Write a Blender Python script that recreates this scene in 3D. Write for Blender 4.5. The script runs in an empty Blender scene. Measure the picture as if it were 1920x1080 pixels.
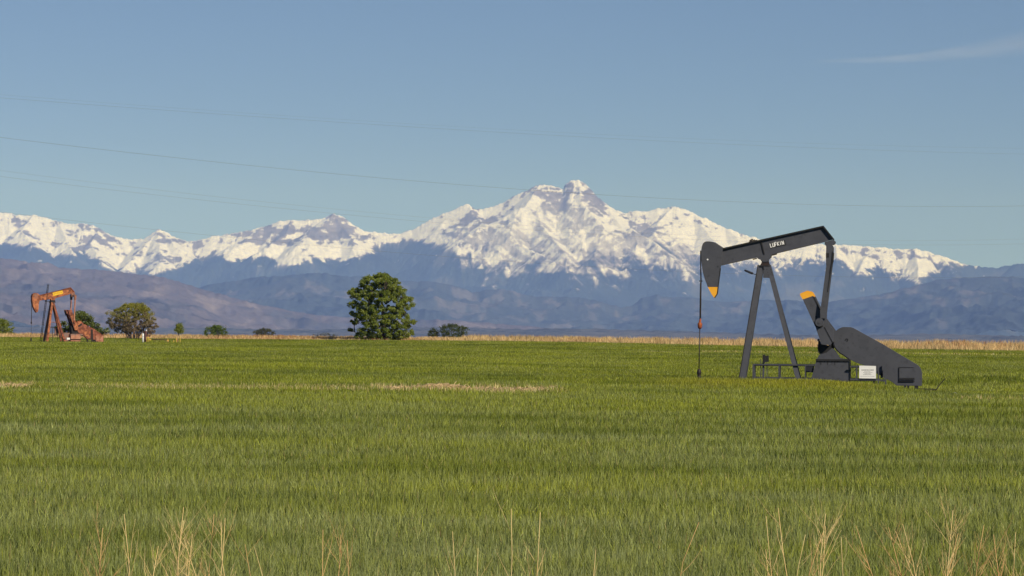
import bpy, math, random
import numpy as np
from mathutils import Vector, Matrix

random.seed(7)
RNG = np.random.default_rng(11)
scene = bpy.context.scene
COL = scene.collection

# ------------------------------------------------------------------ camera
CAM_Z = 2.45
FPX = 5500.0                       # focal length in pixels of a 1920 wide frame
PITCH = math.atan(88.0 / FPX)
ROLL = math.radians(0.6)
cam_d = bpy.data.cameras.new('camera')
cam_d.sensor_width = 36.0
cam_d.lens = 36.0 * FPX / 1920.0
cam_d.clip_start = 0.5
cam_d.clip_end = 200000.0
cam = bpy.data.objects.new('camera', cam_d)
COL.objects.link(cam)
CAM_M = Matrix.Rotation(math.radians(90) + PITCH, 3, 'X') @ Matrix.Rotation(ROLL, 3, 'Z')
cam.matrix_world = Matrix.Translation((0, 0, CAM_Z)) @ CAM_M.to_4x4()
scene.camera = cam

# ------------------------------------------------------------------ sky, sun, exposure
SUN_AZ = math.radians(38.0)        # to the right of straight behind the camera
SUN_EL = math.radians(36.0)
world = bpy.data.worlds.new('World')
scene.world = world
world.use_nodes = True
wn = world.node_tree
wn.nodes.clear()
w_out = wn.nodes.new('ShaderNodeOutputWorld')
w_bg = wn.nodes.new('ShaderNodeBackground')
w_sky = wn.nodes.new('ShaderNodeTexSky')
w_sky.sky_type = 'NISHITA'
w_sky.sun_disc = False
w_sky.sun_elevation = SUN_EL
w_sky.sun_rotation = math.pi - SUN_AZ
w_sky.altitude = 1500.0
w_sky.air_density = 0.38
w_sky.dust_density = 0.2
w_sky.ozone_density = 10.0
w_bg.inputs['Strength'].default_value = 0.130
w_gam = wn.nodes.new('ShaderNodeGamma')
w_gam.inputs['Gamma'].default_value = 0.6
wn.links.new(w_sky.outputs['Color'], w_gam.inputs['Color'])
wn.links.new(w_gam.outputs['Color'], w_bg.inputs['Color'])
wn.links.new(w_bg.outputs['Background'], w_out.inputs['Surface'])

sun_d = bpy.data.lights.new('sun', 'SUN')
sun_d.energy = 3.3
sun_d.angle = math.radians(0.5)
sun_d.color = (1.0, 0.90, 0.75)
sun = bpy.data.objects.new('sun', sun_d)
COL.objects.link(sun)
to_sun = Vector((math.sin(SUN_AZ) * math.cos(SUN_EL), -math.cos(SUN_AZ) * math.cos(SUN_EL), math.sin(SUN_EL)))
sun.rotation_euler = to_sun.to_track_quat('Z', 'Y').to_euler()
sun.location = (60, -80, 90)

scene.view_settings.view_transform = 'Standard'
scene.view_settings.look = 'None'
scene.view_settings.exposure = 0.42
scene.view_settings.gamma = 1.0
scene.cycles.max_bounces = 6
scene.cycles.transparent_max_bounces = 16
scene.cycles.volume_bounces = 0
scene.cycles.use_denoising = True

# ------------------------------------------------------------------ measuring helpers
RX, RY, RZ = CAM_M.col[0], CAM_M.col[1], CAM_M.col[2]


def ray(px, py):
    """direction in the world of a point measured in the 1920 x 1080 photograph"""
    return RX * (px - 960.0) + RY * (540.0 - py) - RZ * FPX


def at(px, py, D):
    """world point at ground distance D (metres along +Y)"""
    d = ray(px, py)
    k = D / d.y
    return Vector((d.x * k, D, CAM_Z + d.z * k))


def at_np(px, py, D):
    dx = RX.x * (px - 960.0) + RY.x * (540.0 - py) - RZ.x * FPX
    dy = RX.y * (px - 960.0) + RY.y * (540.0 - py) - RZ.y * FPX
    dz = RX.z * (px - 960.0) + RY.z * (540.0 - py) - RZ.z * FPX
    return dx / dy * D, CAM_Z + dz / dy * D


class Frame:
    """an upright frame standing at a place and turned about Z; measures points in its own planes"""
    def __init__(self, origin, yaw):
        self.o = Vector(origin)
        self.yaw = yaw
        self.R = Matrix.Rotation(yaw, 3, 'Z')
        self.Ri = self.R.transposed()

    def __call__(self, px, py, y0=0.0):
        d = self.Ri @ ray(px, py)
        c = self.Ri @ (Vector((0, 0, CAM_Z)) - self.o)
        t = (y0 - c.y) / d.y
        p = c + d * t
        return (p.x, p.z)


# ------------------------------------------------------------------ noise
def _hash(ix, iy, seed):
    h = (ix.astype(np.int64) * 374761393 + iy.astype(np.int64) * 668265263 + seed * 974634777) & 0x7fffffff
    h = ((h ^ (h >> 13)) * 1274126177) & 0x7fffffff
    h = (h ^ (h >> 16)) & 0xffff
    return h / 65535.0


def vnoise(x, y, seed=0):
    ix, iy = np.floor(x), np.floor(y)
    fx, fy = x - ix, y - iy
    fx = fx * fx * (3 - 2 * fx)
    fy = fy * fy * (3 - 2 * fy)
    a = _hash(ix, iy, seed); b = _hash(ix + 1, iy, seed)
    c = _hash(ix, iy + 1, seed); d = _hash(ix + 1, iy + 1, seed)
    return (a * (1 - fx) + b * fx) * (1 - fy) + (c * (1 - fx) + d * fx) * fy


def fbm(x, y, seed=0, octs=4, gain=0.5):
    s = 0.0; a = 1.0; t = 0.0
    for k in range(octs):
        s = s + a * vnoise(x * 2.03 ** k, y * 2.03 ** k, seed + 17 * k)
        t += a
        a *= gain
    return s / t


def ridged(x, y, seed=0, octs=4, gain=0.55):
    s = 0.0; a = 1.0; t = 0.0
    for k in range(octs):
        n = 1.0 - np.abs(2.0 * vnoise(x * 2.1 ** k, y * 2.1 ** k, seed + 31 * k) - 1.0)
        s = s + a * n * n
        t += a
        a *= gain
    return s / t


def sstep(a, b, x):
    t = np.clip((x - a) / (b - a), 0, 1)
    return t * t * (3 - 2 * t)


# ------------------------------------------------------------------ object helpers
def link(o):
    COL.objects.link(o)
    return o


def tag(o, label=None, cat=None, group=None, kind=None):
    if label: o['label'] = label
    if cat: o['category'] = cat
    if group: o['group'] = group
    if kind: o['kind'] = kind
    return o


def empty(name, loc=(0, 0, 0), rz=0.0):
    o = bpy.data.objects.new(name, None)
    o.empty_display_size = 0.5
    o.location = loc
    o.rotation_euler = (0, 0, rz)
    return link(o)


def np_mesh(name, verts, faces_list, mat, cols=None, smooth=False, parent=None, mat_index=None):
    """faces_list: list of int arrays (n, k)"""
    me = bpy.data.meshes.new(name)
    verts = np.asarray(verts, dtype=np.float32)
    me.vertices.add(len(verts))
    me.vertices.foreach_set('co', verts.ravel())
    loops = np.concatenate([f.ravel() for f in faces_list]).astype(np.int32)
    tot = np.concatenate([np.full(len(f), f.shape[1], dtype=np.int32) for f in faces_list])
    start = np.concatenate([[0], np.cumsum(tot)[:-1]]).astype(np.int32)
    me.loops.add(len(loops))
    me.loops.foreach_set('vertex_index', loops)
    me.polygons.add(len(tot))
    me.polygons.foreach_set('loop_start', start)
    me.polygons.foreach_set('loop_total', tot)
    if smooth:
        me.polygons.foreach_set('use_smooth', np.ones(len(tot), dtype=bool))
    me.update(calc_edges=True)
    if cols is not None:
        ca = me.color_attributes.new('Tint', 'FLOAT_COLOR', 'POINT')
        c4 = np.ones((len(verts), 4), dtype=np.float32)
        c4[:, :3] = cols
        ca.data.foreach_set('color', c4.ravel())
    me.materials.append(mat)
    o = bpy.data.objects.new(name, me)
    o.parent = parent
    return link(o)


class MB:
    """collects simple solids, builds them as one mesh"""
    def __init__(self):
        self.v = []; self.f = []; self.s = []

    def prism(self, outline, y0, y1):
        """outline: list of (x, z); solid between depths y0 and y1"""
        area = sum(a[0] * b[1] - b[0] * a[1] for a, b in zip(outline, outline[1:] + outline[:1]))
        if area < 0: outline = outline[::-1]
        if y0 > y1: y0, y1 = y1, y0
        n = len(outline); b = len(self.v)
        self.v += [(x, y0, z) for x, z in outline] + [(x, y1, z) for x, z in outline]
        self.f.append([b + i for i in range(n)]); self.s.append(False)
        self.f.append([b + n + i for i in reversed(range(n))]); self.s.append(False)
        for i in range(n):
            j = (i + 1) % n
            self.f.append([b + j, b + i, b + n + i, b + n + j]); self.s.append(False)
        return self

    def box(self, x0, x1, y0, y1, z0, z1):
        return self.prism([(x0, z0), (x1, z0), (x1, z1), (x0, z1)], y0, y1)

    def bar(self, p, q, w, h, up=None):
        """rectangular bar from p to q: w along the side, h along 'up'"""
        p, q = Vector(p), Vector(q)
        d = (q - p).normalized()
        up = Vector(up) if up else (Vector((0, 0, 1)) if abs(d.z) < 0.95 else Vector((1, 0, 0)))
        s = d.cross(up).normalized()
        u = s.cross(d).normalized()
        b = len(self.v)
        for c in (p, q):
            for i, j in ((-1, -1), (1, -1), (1, 1), (-1, 1)):
                self.v.append(tuple(c + s * (i * w / 2) + u * (j * h / 2)))
        for f in ((0, 3, 2, 1), (4, 5, 6, 7), (0, 1, 5, 4), (1, 2, 6, 5), (2, 3, 7, 6), (3, 0, 4, 7)):
            self.f.append([b + k for k in f]); self.s.append(False)
        return self

    def tube(self, pts, rad, n=8):
        pts = [Vector(p) for p in pts]
        if not hasattr(rad, '__len__'): rad = [rad] * len(pts)
        b = len(self.v)
        prev = None
        for i, p in enumerate(pts):
            a = pts[max(i - 1, 0)]; c = pts[min(i + 1, len(pts) - 1)]
            d = (c - a).normalized()
            if prev is None:
                prev = d.orthogonal().normalized()
            u = (prev - d * prev.dot(d))
            u = u.normalized() if u.length > 1e-6 else d.orthogonal().normalized()
            prev = u
            w = d.cross(u)
            for k in range(n):
                t = 2 * math.pi * k / n
                self.v.append(tuple(p + (u * math.cos(t) + w * math.sin(t)) * rad[i]))
        for i in range(len(pts) - 1):
            for k in range(n):
                k2 = (k + 1) % n
                self.f.append([b + i * n + k, b + i * n + k2, b + (i + 1) * n + k2, b + (i + 1) * n + k]); self.s.append(True)
        self.f.append([b + k for k in reversed(range(n))]); self.s.append(False)
        m = b + (len(pts) - 1) * n
        self.f.append([m + k for k in range(n)]); self.s.append(False)
        return self

    def disc(self, x, z, y0, y1, r, n=20):
        return self.prism([(x + r * math.cos(2 * math.pi * k / n), z + r * math.sin(2 * math.pi * k / n)) for k in range(n)], y0, y1)

    def clusters(self):
        """solids that touch stay together; the rest become collections of their own, biggest first"""
        n = len(self.v); root = list(range(n))
        def find(i):
            while root[i] != i:
                root[i] = root[root[i]]; i = root[i]
            return i
        for f in self.f:
            a = find(f[0])
            for k in f[1:]: root[find(k)] = a
        comp = {}
        for i in range(n): comp.setdefault(find(i), []).append(i)
        boxes = []
        for ids in comp.values():
            p = np.array([self.v[i] for i in ids]); boxes.append([p.min(0) - .012, p.max(0) + .012, ids])
        merged = True
        while merged:
            merged = False
            for i in range(len(boxes)):
                for j in range(i + 1, len(boxes)):
                    if (boxes[i][0] <= boxes[j][1]).all() and (boxes[j][0] <= boxes[i][1]).all():
                        a, b = boxes[i], boxes[j]
                        boxes[i] = [np.minimum(a[0], b[0]), np.maximum(a[1], b[1]), a[2] + b[2]]
                        del boxes[j]; merged = True; break
                if merged: break
        boxes.sort(key=lambda b: -float(np.prod(b[1] - b[0])))
        out = []
        for b in boxes:
            m = MB(); mp = {}
            for i in sorted(b[2]):
                mp[i] = len(m.v); m.v.append(self.v[i])
            for f, sm in zip(self.f, self.s):
                if f[0] in mp: m.f.append([mp[k] for k in f]); m.s.append(sm)
            out.append(m)
        return out

    def build(self, name, mat, parent=None, bevel=0.0, split=True):
        if parent is not None and split and len(self.f) > 6:
            parts = self.clusters()
            if len(parts) > 1:
                obs = [q.build(name, mat, parent, bevel, False) for q in parts]
                return obs[0]
        me = bpy.data.meshes.new(name)
        me.from_pydata(self.v, [], self.f)
        me.polygons.foreach_set('use_smooth', self.s)
        me.materials.append(mat)
        me.update()
        o = bpy.data.objects.new(name, me)
        o.parent = parent
        link(o)
        if bevel:
            m = o.modifiers.new('edge', 'BEVEL')
            m.width = bevel; m.segments = 2; m.limit_method = 'ANGLE'
        return o


# ------------------------------------------------------------------ materials
def new_mat(name):
    m = bpy.data.materials.new(name)
    m.use_nodes = True
    nt = m.node_tree
    nt.nodes.clear()
    out = nt.nodes.new('ShaderNodeOutputMaterial')
    return m, nt, out


def rgba(c): return (c[0], c[1], c[2], 1.0)


def paint(name, c1, c2=None, scale=3.0, rough=0.55, bump=0.02, metallic=0.0, c3=None, sharp=0.35):
    """weathered paint or rust: two or three colours mixed by noise, small bumps"""
    m, nt, out = new_mat(name)
    N = nt.nodes.new; L = nt.links.new
    bs = N('ShaderNodeBsdfPrincipled')
    bs.inputs['Roughness'].default_value = rough
    bs.inputs['Metallic'].default_value = metallic
    tc = N('ShaderNodeTexCoord')
    n1 = N('ShaderNodeTexNoise'); n1.inputs['Scale'].default_value = scale
    n1.inputs['Detail'].default_value = 8; n1.inputs['Roughness'].default_value = 0.65
    L(tc.outputs['Object'], n1.inputs['Vector'])
    cr = N('ShaderNodeValToRGB')
    cr.color_ramp.elements[0].position = sharp; cr.color_ramp.elements[0].color = rgba(c1)
    cr.color_ramp.elements[1].position = 1 - sharp; cr.color_ramp.elements[1].color = rgba(c2 or c1)
    L(n1.outputs['Fac'], cr.inputs['Fac'])
    colo = cr.outputs['Color']
    if c3:
        n2 = N('ShaderNodeTexNoise'); n2.inputs['Scale'].default_value = scale * 2.7
        n2.inputs['Detail'].default_value = 6
        L(tc.outputs['Object'], n2.inputs['Vector'])
        r2 = N('ShaderNodeValToRGB')
        r2.color_ramp.elements[0].position = 0.55; r2.color_ramp.elements[0].color = (0, 0, 0, 1)
        r2.color_ramp.elements[1].position = 0.68; r2.color_ramp.elements[1].color = (1, 1, 1, 1)
        L(n2.outputs['Fac'], r2.inputs['Fac'])
        mx = N('ShaderNodeMix'); mx.data_type = 'RGBA'
        L(r2.outputs['Color'], mx.inputs['Factor'])
        L(colo, mx.inputs['A']); mx.inputs['B'].default_value = rgba(c3)
        colo = mx.outputs['Result']
    L(colo, bs.inputs['Base Color'])
    bp = N('ShaderNodeBump'); bp.inputs['Strength'].default_value = 0.3; bp.inputs['Distance'].default_value = bump
    L(n1.outputs['Fac'], bp.inputs['Height']); L(bp.outputs['Normal'], bs.inputs['Normal'])
    L(bs.outputs['BSDF'], out.inputs['Surface'])
    return m


def tint_mat(name, rough=0.9, translucent=0.0, noise=None, bump=0.0):
    """colour from the surface's own 'Tint' attribute, varied by noise"""
    m, nt, out = new_mat(name)
    N = nt.nodes.new; L = nt.links.new
    at_ = N('ShaderNodeAttribute'); at_.attribute_name = 'Tint'
    colo = at_.outputs['Color']
    geo = N('ShaderNodeNewGeometry')
    nz = None
    if noise:
        nz = N('ShaderNodeTexNoise'); nz.inputs['Scale'].default_value = noise[0]
        nz.inputs['Detail'].default_value = 8; nz.inputs['Roughness'].default_value = 0.65
        L(geo.outputs['Position'], nz.inputs['Vector'])
        mr = N('ShaderNodeMapRange')
        mr.inputs['From Min'].default_value = 0.3; mr.inputs['From Max'].default_value = 0.7
        mr.inputs['To Min'].default_value = 1 - noise[1]; mr.inputs['To Max'].default_value = 1 + noise[1]
        L(nz.outputs['Fac'], mr.inputs['Value'])
        mx = N('ShaderNodeVectorMath'); mx.operation = 'SCALE'
        L(colo, mx.inputs[0]); L(mr.outputs['Result'], mx.inputs['Scale'])
        colo = mx.outputs['Vector']
    d = N('ShaderNodeBsdfDiffuse'); L(colo, d.inputs['Color'])
    if bump and nz:
        bp = N('ShaderNodeBump'); bp.inputs['Strength'].default_value = 1.0; bp.inputs['Distance'].default_value = bump
        L(nz.outputs['Fac'], bp.inputs['Height']); L(bp.outputs['Normal'], d.inputs['Normal'])
    sh = d.outputs['BSDF']
    if translucent:
        t = N('ShaderNodeBsdfTranslucent'); L(colo, t.inputs['Color'])
        ms = N('ShaderNodeMixShader'); ms.inputs['Fac'].default_value = translucent
        L(sh, ms.inputs[1]); L(t.outputs['BSDF'], ms.inputs[2])
        sh = ms.outputs['Shader']
    if rough < 0.9:
        g = N('ShaderNodeBsdfGlossy'); g.inputs['Roughness'].default_value = rough
        g.inputs['Color'].default_value = (0.9, 0.9, 0.9, 1)
        ms = N('ShaderNodeMixShader'); ms.inputs['Fac'].default_value = 0.04
        L(sh, ms.inputs[1]); L(g.outputs['BSDF'], ms.inputs[2])
        sh = ms.outputs['Shader']
    L(sh, out.inputs['Surface'])
    return m


M = {
    'grey': paint('grey_paint', (0.050, 0.053, 0.066), (0.064, 0.067, 0.081), 1.6, 0.6, 0.01, c3=(0.043, 0.045, 0.056)),
    'black': paint('black_paint', (0.006, 0.006, 0.008), (0.012, 0.012, 0.013), 3, 0.7),
    'grease': paint('greasy_black_steel', (0.012, 0.009, 0.008), (0.03, 0.015, 0.012), 6, 0.6),
    'navy': paint('dark_blue_paint', (0.008, 0.010, 0.018), (0.012, 0.014, 0.024), 3, 0.7),
    'yellow': paint('safety_yellow_paint', (0.88, 0.40, 0.02), (0.92, 0.44, 0.025), 4, 0.5, 0.004),
    'white': paint('white_sign_paint', (0.80, 0.79, 0.76), (0.84, 0.83, 0.80), 4, 0.5, 0.002),
    'ink': paint('grey_ink', (0.16, 0.16, 0.17), (0.25, 0.25, 0.25), 9, 0.7),
    'rod': paint('oily_steel_rod', (0.02, 0.016, 0.013), (0.05, 0.035, 0.03), 8, 0.4),
    'rust_red': paint('orange_rust', (0.42, 0.10, 0.025), (0.20, 0.05, 0.02), 7, 0.75, c3=(0.035, 0.02, 0.015)),
    'rust': paint('rusted_paint', (0.52, 0.185, 0.07), (0.17, 0.05, 0.025), 2.4, 0.85, 0.02, c3=(0.10, 0.04, 0.03), sharp=.42),
    'rust_dark': paint('dark_rust', (0.14, 0.042, 0.024), (0.33, 0.105, 0.05), 2.2, 0.85, 0.02, c3=(0.05, 0.02, 0.018), sharp=.42),
    'rust_grey': paint('rust_streaked_grey_paint', (0.20, 0.15, 0.13), (0.34, 0.12, 0.06), 1.2, 0.8, 0.02, c3=(0.10, 0.06, 0.05)),
    'rust_pale': paint('faded_pink_primer', (0.50, 0.25, 0.16), (0.34, 0.13, 0.07), 1.8, 0.85, 0.02),
    'rust_black': paint('blackened_steel', (0.010, 0.008, 0.008), (0.03, 0.02, 0.016), 2, 0.8),
    'sign_yellow': paint('yellow_plate', (0.85, 0.55, 0.02), (0.80, 0.42, 0.02), 6, 0.5),
    'pipe_yellow': paint('faded_yellow_pipe_paint', (0.75, 0.55, 0.10), (0.70, 0.42, 0.06), 6, 0.6),
    'well_brown': paint('brown_red_steel', (0.13, 0.05, 0.04), (0.06, 0.03, 0.025), 3, 0.8),
    'wire': paint('weathered_conductor', (0.16, 0.16, 0.17), (0.20, 0.20, 0.21), 1, 0.6),
    'bark': paint('bark', (0.10, 0.075, 0.055), (0.05, 0.038, 0.03), 4, 0.95, 0.03),
    'bark_pale': paint('pale_willow_bark', (0.24, 0.17, 0.13), (0.10, 0.07, 0.055), 3, 0.95, 0.03),
    'stalk': paint('dry_straw_stalk', (0.88, 0.68, 0.32), (0.80, 0.55, 0.22), 9, 0.8, 0.002),
    'stalk_red': paint('dry_reddish_stalk', (0.78, 0.52, 0.22), (0.62, 0.34, 0.13), 9, 0.8, 0.002),
    'stone': paint('white_stone', (0.75, 0.73, 0.68), (0.55, 0.53, 0.50), 6, 0.9, 0.02),
    'terrain': tint_mat('mountain_rock_snow_and_forest', noise=(0.012, 0.18), bump=6.0),
    'ground': tint_mat('field_ground', noise=(1.7, 0.35), bump=0.05),
    'blades': tint_mat('grass_blades', rough=1.0, translucent=0.30),
    'leaves': tint_mat('leaves', rough=0.5, translucent=0.38),
}

# ------------------------------------------------------------------ ground
def edge_D(x, D):
    """distance of the far field edge along the line of sight that passes (x, D)"""
    u = 960 + FPX * x / np.maximum(D, 1.0)
    return 482.0 - 62.0 * sstep(900, 1950, u)


def ground_z(x, D):
    x = np.asarray(x, dtype=float); D = np.asarray(D, dtype=float)
    e = edge_D(x, D)
    z = np.interp(D, [-300, 170, 250, 400, 490], [0, 0, 0.16, 0.62, 1.0])
    u = 960 + FPX * x / np.maximum(D, 1.0)
    z = z + 0.22 * np.exp(-((u - 960) / 420.0) ** 2) * sstep(380, 480, D)
    z = z + 0.40 * sstep(0, 14, D - e)
    far = np.interp(D, [0, 520, 600, 1000, 2500, 5000, 12000, 20000, 40000, 70000],
                    [0, 0, -0.9, -3.5, -14, -30, -90, -150, -290, -330])
    z = z + far
    z = z + (fbm(x / 23.0, D / 31.0, 5) - 0.5) * 0.10 * (D < 3000)
    # the bare straw strip lies on a slight rise
    z = z + 0.15 * sstep(0, 1, 1.5 - np.abs(D - 115.5) / 4.5) * (sstep(670, 720, u) * (1 - sstep(1020, 1090, u)) + (1 - sstep(50, 80, u)))
    # the ground dips a little where the tail of the grey unit stands
    z = z - 0.42 * sstep(16.5, 21, x) * (1 - sstep(40, 60, x)) * sstep(112, 138, D) * (1 - sstep(160, 190, D))
    return z


def straw_amount(x, D):
    """1 where the crop failed and bare straw lies"""
    px = 960 + FPX * x / np.maximum(D, 1.0)
    w = (fbm(x * 0.45, D * 0.45, 91) - 0.5)
    a = sstep(0, 1, 1.6 - np.abs(D - 115.5) / (3.0 + 3.0 * w)) * sstep(690, 735, px) * (1 - sstep(990, 1075, px))
    b = sstep(0, 1, 1.5 - np.abs(D - 116) / (4.0 + 3 * w)) * (1 - sstep(48, 70, px)) * (px > -80)
    c = 0.26 * sstep(0, 1, 1.7 - np.abs(D - 117 - 2 * w) / 4.5) * (px < 740) * sstep(40, 300, px)
    d = 0.9 * sstep(0, 1, 1.6 - np.abs(D - 355 - 6 * w) / 7.0) * sstep(1310, 1330, px) * (1 - sstep(1600, 1640, px)) * (w > -0.22)
    e = 0.8 * sstep(0, 1, 1.6 - np.abs(D - 352 - 6 * w) / 7.0) * sstep(1650, 1690, px) * (w > -0.15)
    f = 0.6 * sstep(0, 1, 1.6 - np.abs(D - 112.5) / (1.6 + 2 * w)) * sstep(1790, 1830, px)
    g = 0.22 * sstep(0, 1, 1.5 - np.abs(D - 340) / 5.0) * sstep(1180, 1230, px) * (px < 1330)
    return np.clip(np.maximum.reduce([a, b, c, d, e, f, g]), 0, 1)


def grid_axis(parts):
    out = []
    for a, b, s in parts:
        out += list(np.arange(a, b, s))
    out.append(parts[-1][1])
    return np.array(out)


gx = grid_axis([(-33000, -3000, 2500), (-3000, -300, 300), (-300, -120, 18), (-120, 120, 5), (120, 300, 18), (300, 3000, 300), (3000, 33000, 2500)])
gy = grid_axis([(-300, 0, 50), (0, 100, 5), (100, 130, 1.5), (130, 400, 5), (400, 520, 2), (520, 700, 12), (700, 2000, 100), (2000, 68000, 2200)])
GX, GY = np.meshgrid(gx, gy)
GZ = ground_z(GX, GY)
nrow, ncol = GX.shape
idx = np.arange(nrow * ncol).reshape(nrow, ncol)
quads = np.stack([idx[:-1, :-1], idx[:-1, 1:], idx[1:, 1:], idx[1:, :-1]], -1).reshape(-1, 4)
e_ = edge_D(GX, GY)
fieldness = (1 - sstep(-1, 3, GY - e_))
st = straw_amount(GX, GY)[..., None]
green = np.array([0.045, 0.060, 0.014]); tan = np.array([0.34, 0.21, 0.10]); plain = np.array([0.14, 0.13, 0.07])
strawc = np.array([0.52, 0.38, 0.20])
pl = sstep(540, 640, GY)[..., None]
gc = green * fieldness[..., None] + tan * (1 - fieldness[..., None])
gc = gc * (1 - pl) + plain * pl
gc = gc * (1 - st) + strawc * st
g = np_mesh('ground', np.stack([GX, GY, GZ], -1).reshape(-1, 3), [quads], M['ground'], gc.reshape(-1, 3), smooth=True)
tag(g, 'flat green crop field with tan verge running out to the mountains', 'ground', kind='structure')

# ------------------------------------------------------------------ mountains
def terrain(name, u0, u1, du, Ds, height, colour, label, smooth=True):
    us = np.arange(u0, u1 + du, du)
    U, DD = np.meshgrid(us, Ds)
    X = (U - 960.0) / FPX * DD
    Z = height(U, DD, X)
    C = colour(U, DD, X, Z)
    nr, nc = U.shape
    ii = np.arange(nr * nc).reshape(nr, nc)
    q = np.stack([ii[:-1, :-1], ii[:-1, 1:], ii[1:, 1:], ii[1:, :-1]], -1).reshape(-1, 4)
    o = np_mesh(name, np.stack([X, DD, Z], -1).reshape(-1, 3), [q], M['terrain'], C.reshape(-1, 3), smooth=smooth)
    return tag(o, label, 'mountain', kind='structure')


def prof(pts):
    a = np.array(pts, dtype=float)
    return a[:, 0], a[:, 1]


CREST = prof([(-200, 425), (-100, 392), (0, 400), (20, 400), (40, 405), (63, 402.7), (87, 408), (110, 416), (130, 420), (153, 419), (173, 423), (187, 428),
              (207, 441.7), (227, 445), (250, 449.3), (267, 448), (283, 438), (295, 430), (307, 433), (320, 441.7), (337, 448), (350, 452.7),
              (367, 451.7), (393, 445), (420, 440), (447, 435), (467, 431.7), (493, 425), (520, 415), (547, 412.7), (580, 411.7), (600, 410.7),
              (613, 406.7), (625, 400.5), (640, 406), (660, 420), (677, 430), (690, 435.7), (720, 436.7), (750, 437.3), (773, 430),
              (787, 421.7), (813, 408), (840, 396.7), (867, 385.7), (878, 383), (887, 390.7), (903, 391.7), (923, 386.7), (940, 380),
              (957, 370), (977, 361.7), (993, 353.3), (1010, 346), (1027, 346.7), (1040, 350.7), (1054, 355.5), (1057, 347), (1062, 341.5), (1069, 338.8), (1078, 338.2),
              (1083, 337.7), (1093, 343.3), (1107, 356.7), (1120, 370), (1137, 383.3), (1153, 393.3), (1170, 400), (1180, 396.7),
              (1193, 395), (1213, 396.7), (1233, 391.7), (1253, 389.3), (1267, 388.3), (1280, 392), (1300, 400), (1330, 413), (1353, 425),
              (1380, 435), (1413, 445), (1440, 452), (1500, 456), (1567, 459), (1613, 461.7), (1647, 463), (1673, 466), (1713, 466),
              (1740, 471.7), (1763, 480), (1787, 488), (1813, 495), (1840, 500.7), (1867, 501.7), (1893, 499), (1907, 493), (1920, 493), (2000, 478), (2150, 500)])
SNOWLINE = prof([(-200, 450), (0, 455), (60, 462), (100, 475), (130, 485), (150, 478), (180, 488), (195, 500), (230, 505), (260, 503), (295, 512),
                 (330, 500), (370, 482), (400, 476), (418, 475), (425, 485), (450, 488), (470, 482), (500, 477), (515, 485), (522, 497),
                 (545, 497), (570, 488), (610, 483), (640, 484), (680, 475), (720, 462), (760, 452), (790, 452), (820, 458), (850, 473), (880, 492),
                 (900, 500), (930, 506), (960, 492), (1000, 497), (1040, 498), (1090, 505), (1130, 498), (1160, 488), (1185, 476),
                 (1230, 480), (1290, 496), (1330, 488), (1400, 492), (1450, 494), (1500, 488), (1560, 486), (1580, 500), (1610, 513),
                 (1640, 500), (1655, 505), (1680, 515), (1720, 525), (1745, 510), (1770, 499), (1790, 495), (1830, 499), (1850, 480),
                 (2000, 440), (2150, 440)])
SNOW_AMP = prof([(-200, 5), (780, 4), (840, 12), (900, 20), (1100, 18), (1200, 22), (1300, 20), (1400, 12), (1560, 8), (1700, 10), (1850, 3), (2150, 3)])
# (centre px, centre py, half width, half height, amount, lean) of bare rock faces
ROCKS = [(632, 430, 30, 22, .95, 0), (600, 438, 34, 12, .6, 0), (470, 443, 48, 11, .75, 0), (530, 436, 26, 14, .55, 0), (505, 428, 20, 9, .4, 0),
         (1012, 356, 40, 14, .50, 0), (1030, 378, 26, 20, .30, 0), (1075, 405, 22, 26, .30, 0), (1062, 395, 42, 34, .36, .3), (1050, 372, 26, 20, .30, 0), (1108, 376, 15, 20, .85, .5), (1125, 385, 12, 12, .7, .5),
         (1066, 352, 10, 10, .55, 0), (1082, 348, 12, 8, .35, 0), (1110, 415, 30, 20, .35, -.3), (1250, 410, 45, 14, .26, 0), (1222, 424, 30, 14, .30, 0),
         (1200, 405, 16, 6, .3, 0), (1300, 408, 40, 12, .22, 0), (1350, 432, 60, 12, .2, 0), (165, 447, 16, 10, .75, 0), (135, 436, 16, 7, .6, .3),
         (200, 452, 12, 8, .55, 0), (185, 434, 14, 7, .5, 0), (30, 418, 26, 10, .4, 0), (15, 448, 24, 8, .5, 0), (90, 420, 20, 7, .3, 0),
         (300, 445, 14, 12, .6, .2), (320, 452, 22, 10, .5, .3), (290, 490, 34, 16, .42, 0), (330, 480, 24, 12, .3, 0), (260, 470, 16, 12, .4, -.3),
         (225, 450, 20, 6, .35, 0), (370, 455, 14, 8, .5, 0), (400, 452, 20, 8, .5, 0), (885, 400, 12, 12, .5, -.8), (868, 420, 34, 9, .42, -.8), (940, 400, 30, 6, .38, -1.0),
         (900, 440, 60, 14, .24, 0), (850, 455, 50, 12, .25, 0), (960, 470, 60, 22, .34, .3), (1180, 450, 50, 26, .40, -.4), (1140, 470, 34, 20, .42, -.4),
         (1270, 470, 60, 20, .34, .3), (1650, 478, 90, 8, .30, 0), (1740, 485, 50, 9, .30, 0), (1600, 470, 40, 5, .35, 0), (1500, 470, 70, 5, .25, 0),
         (655, 425, 14, 8, .35, 0), (690, 443, 20, 4, .3, 0), (720, 440, 16, 4, .3, 0)]
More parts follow.
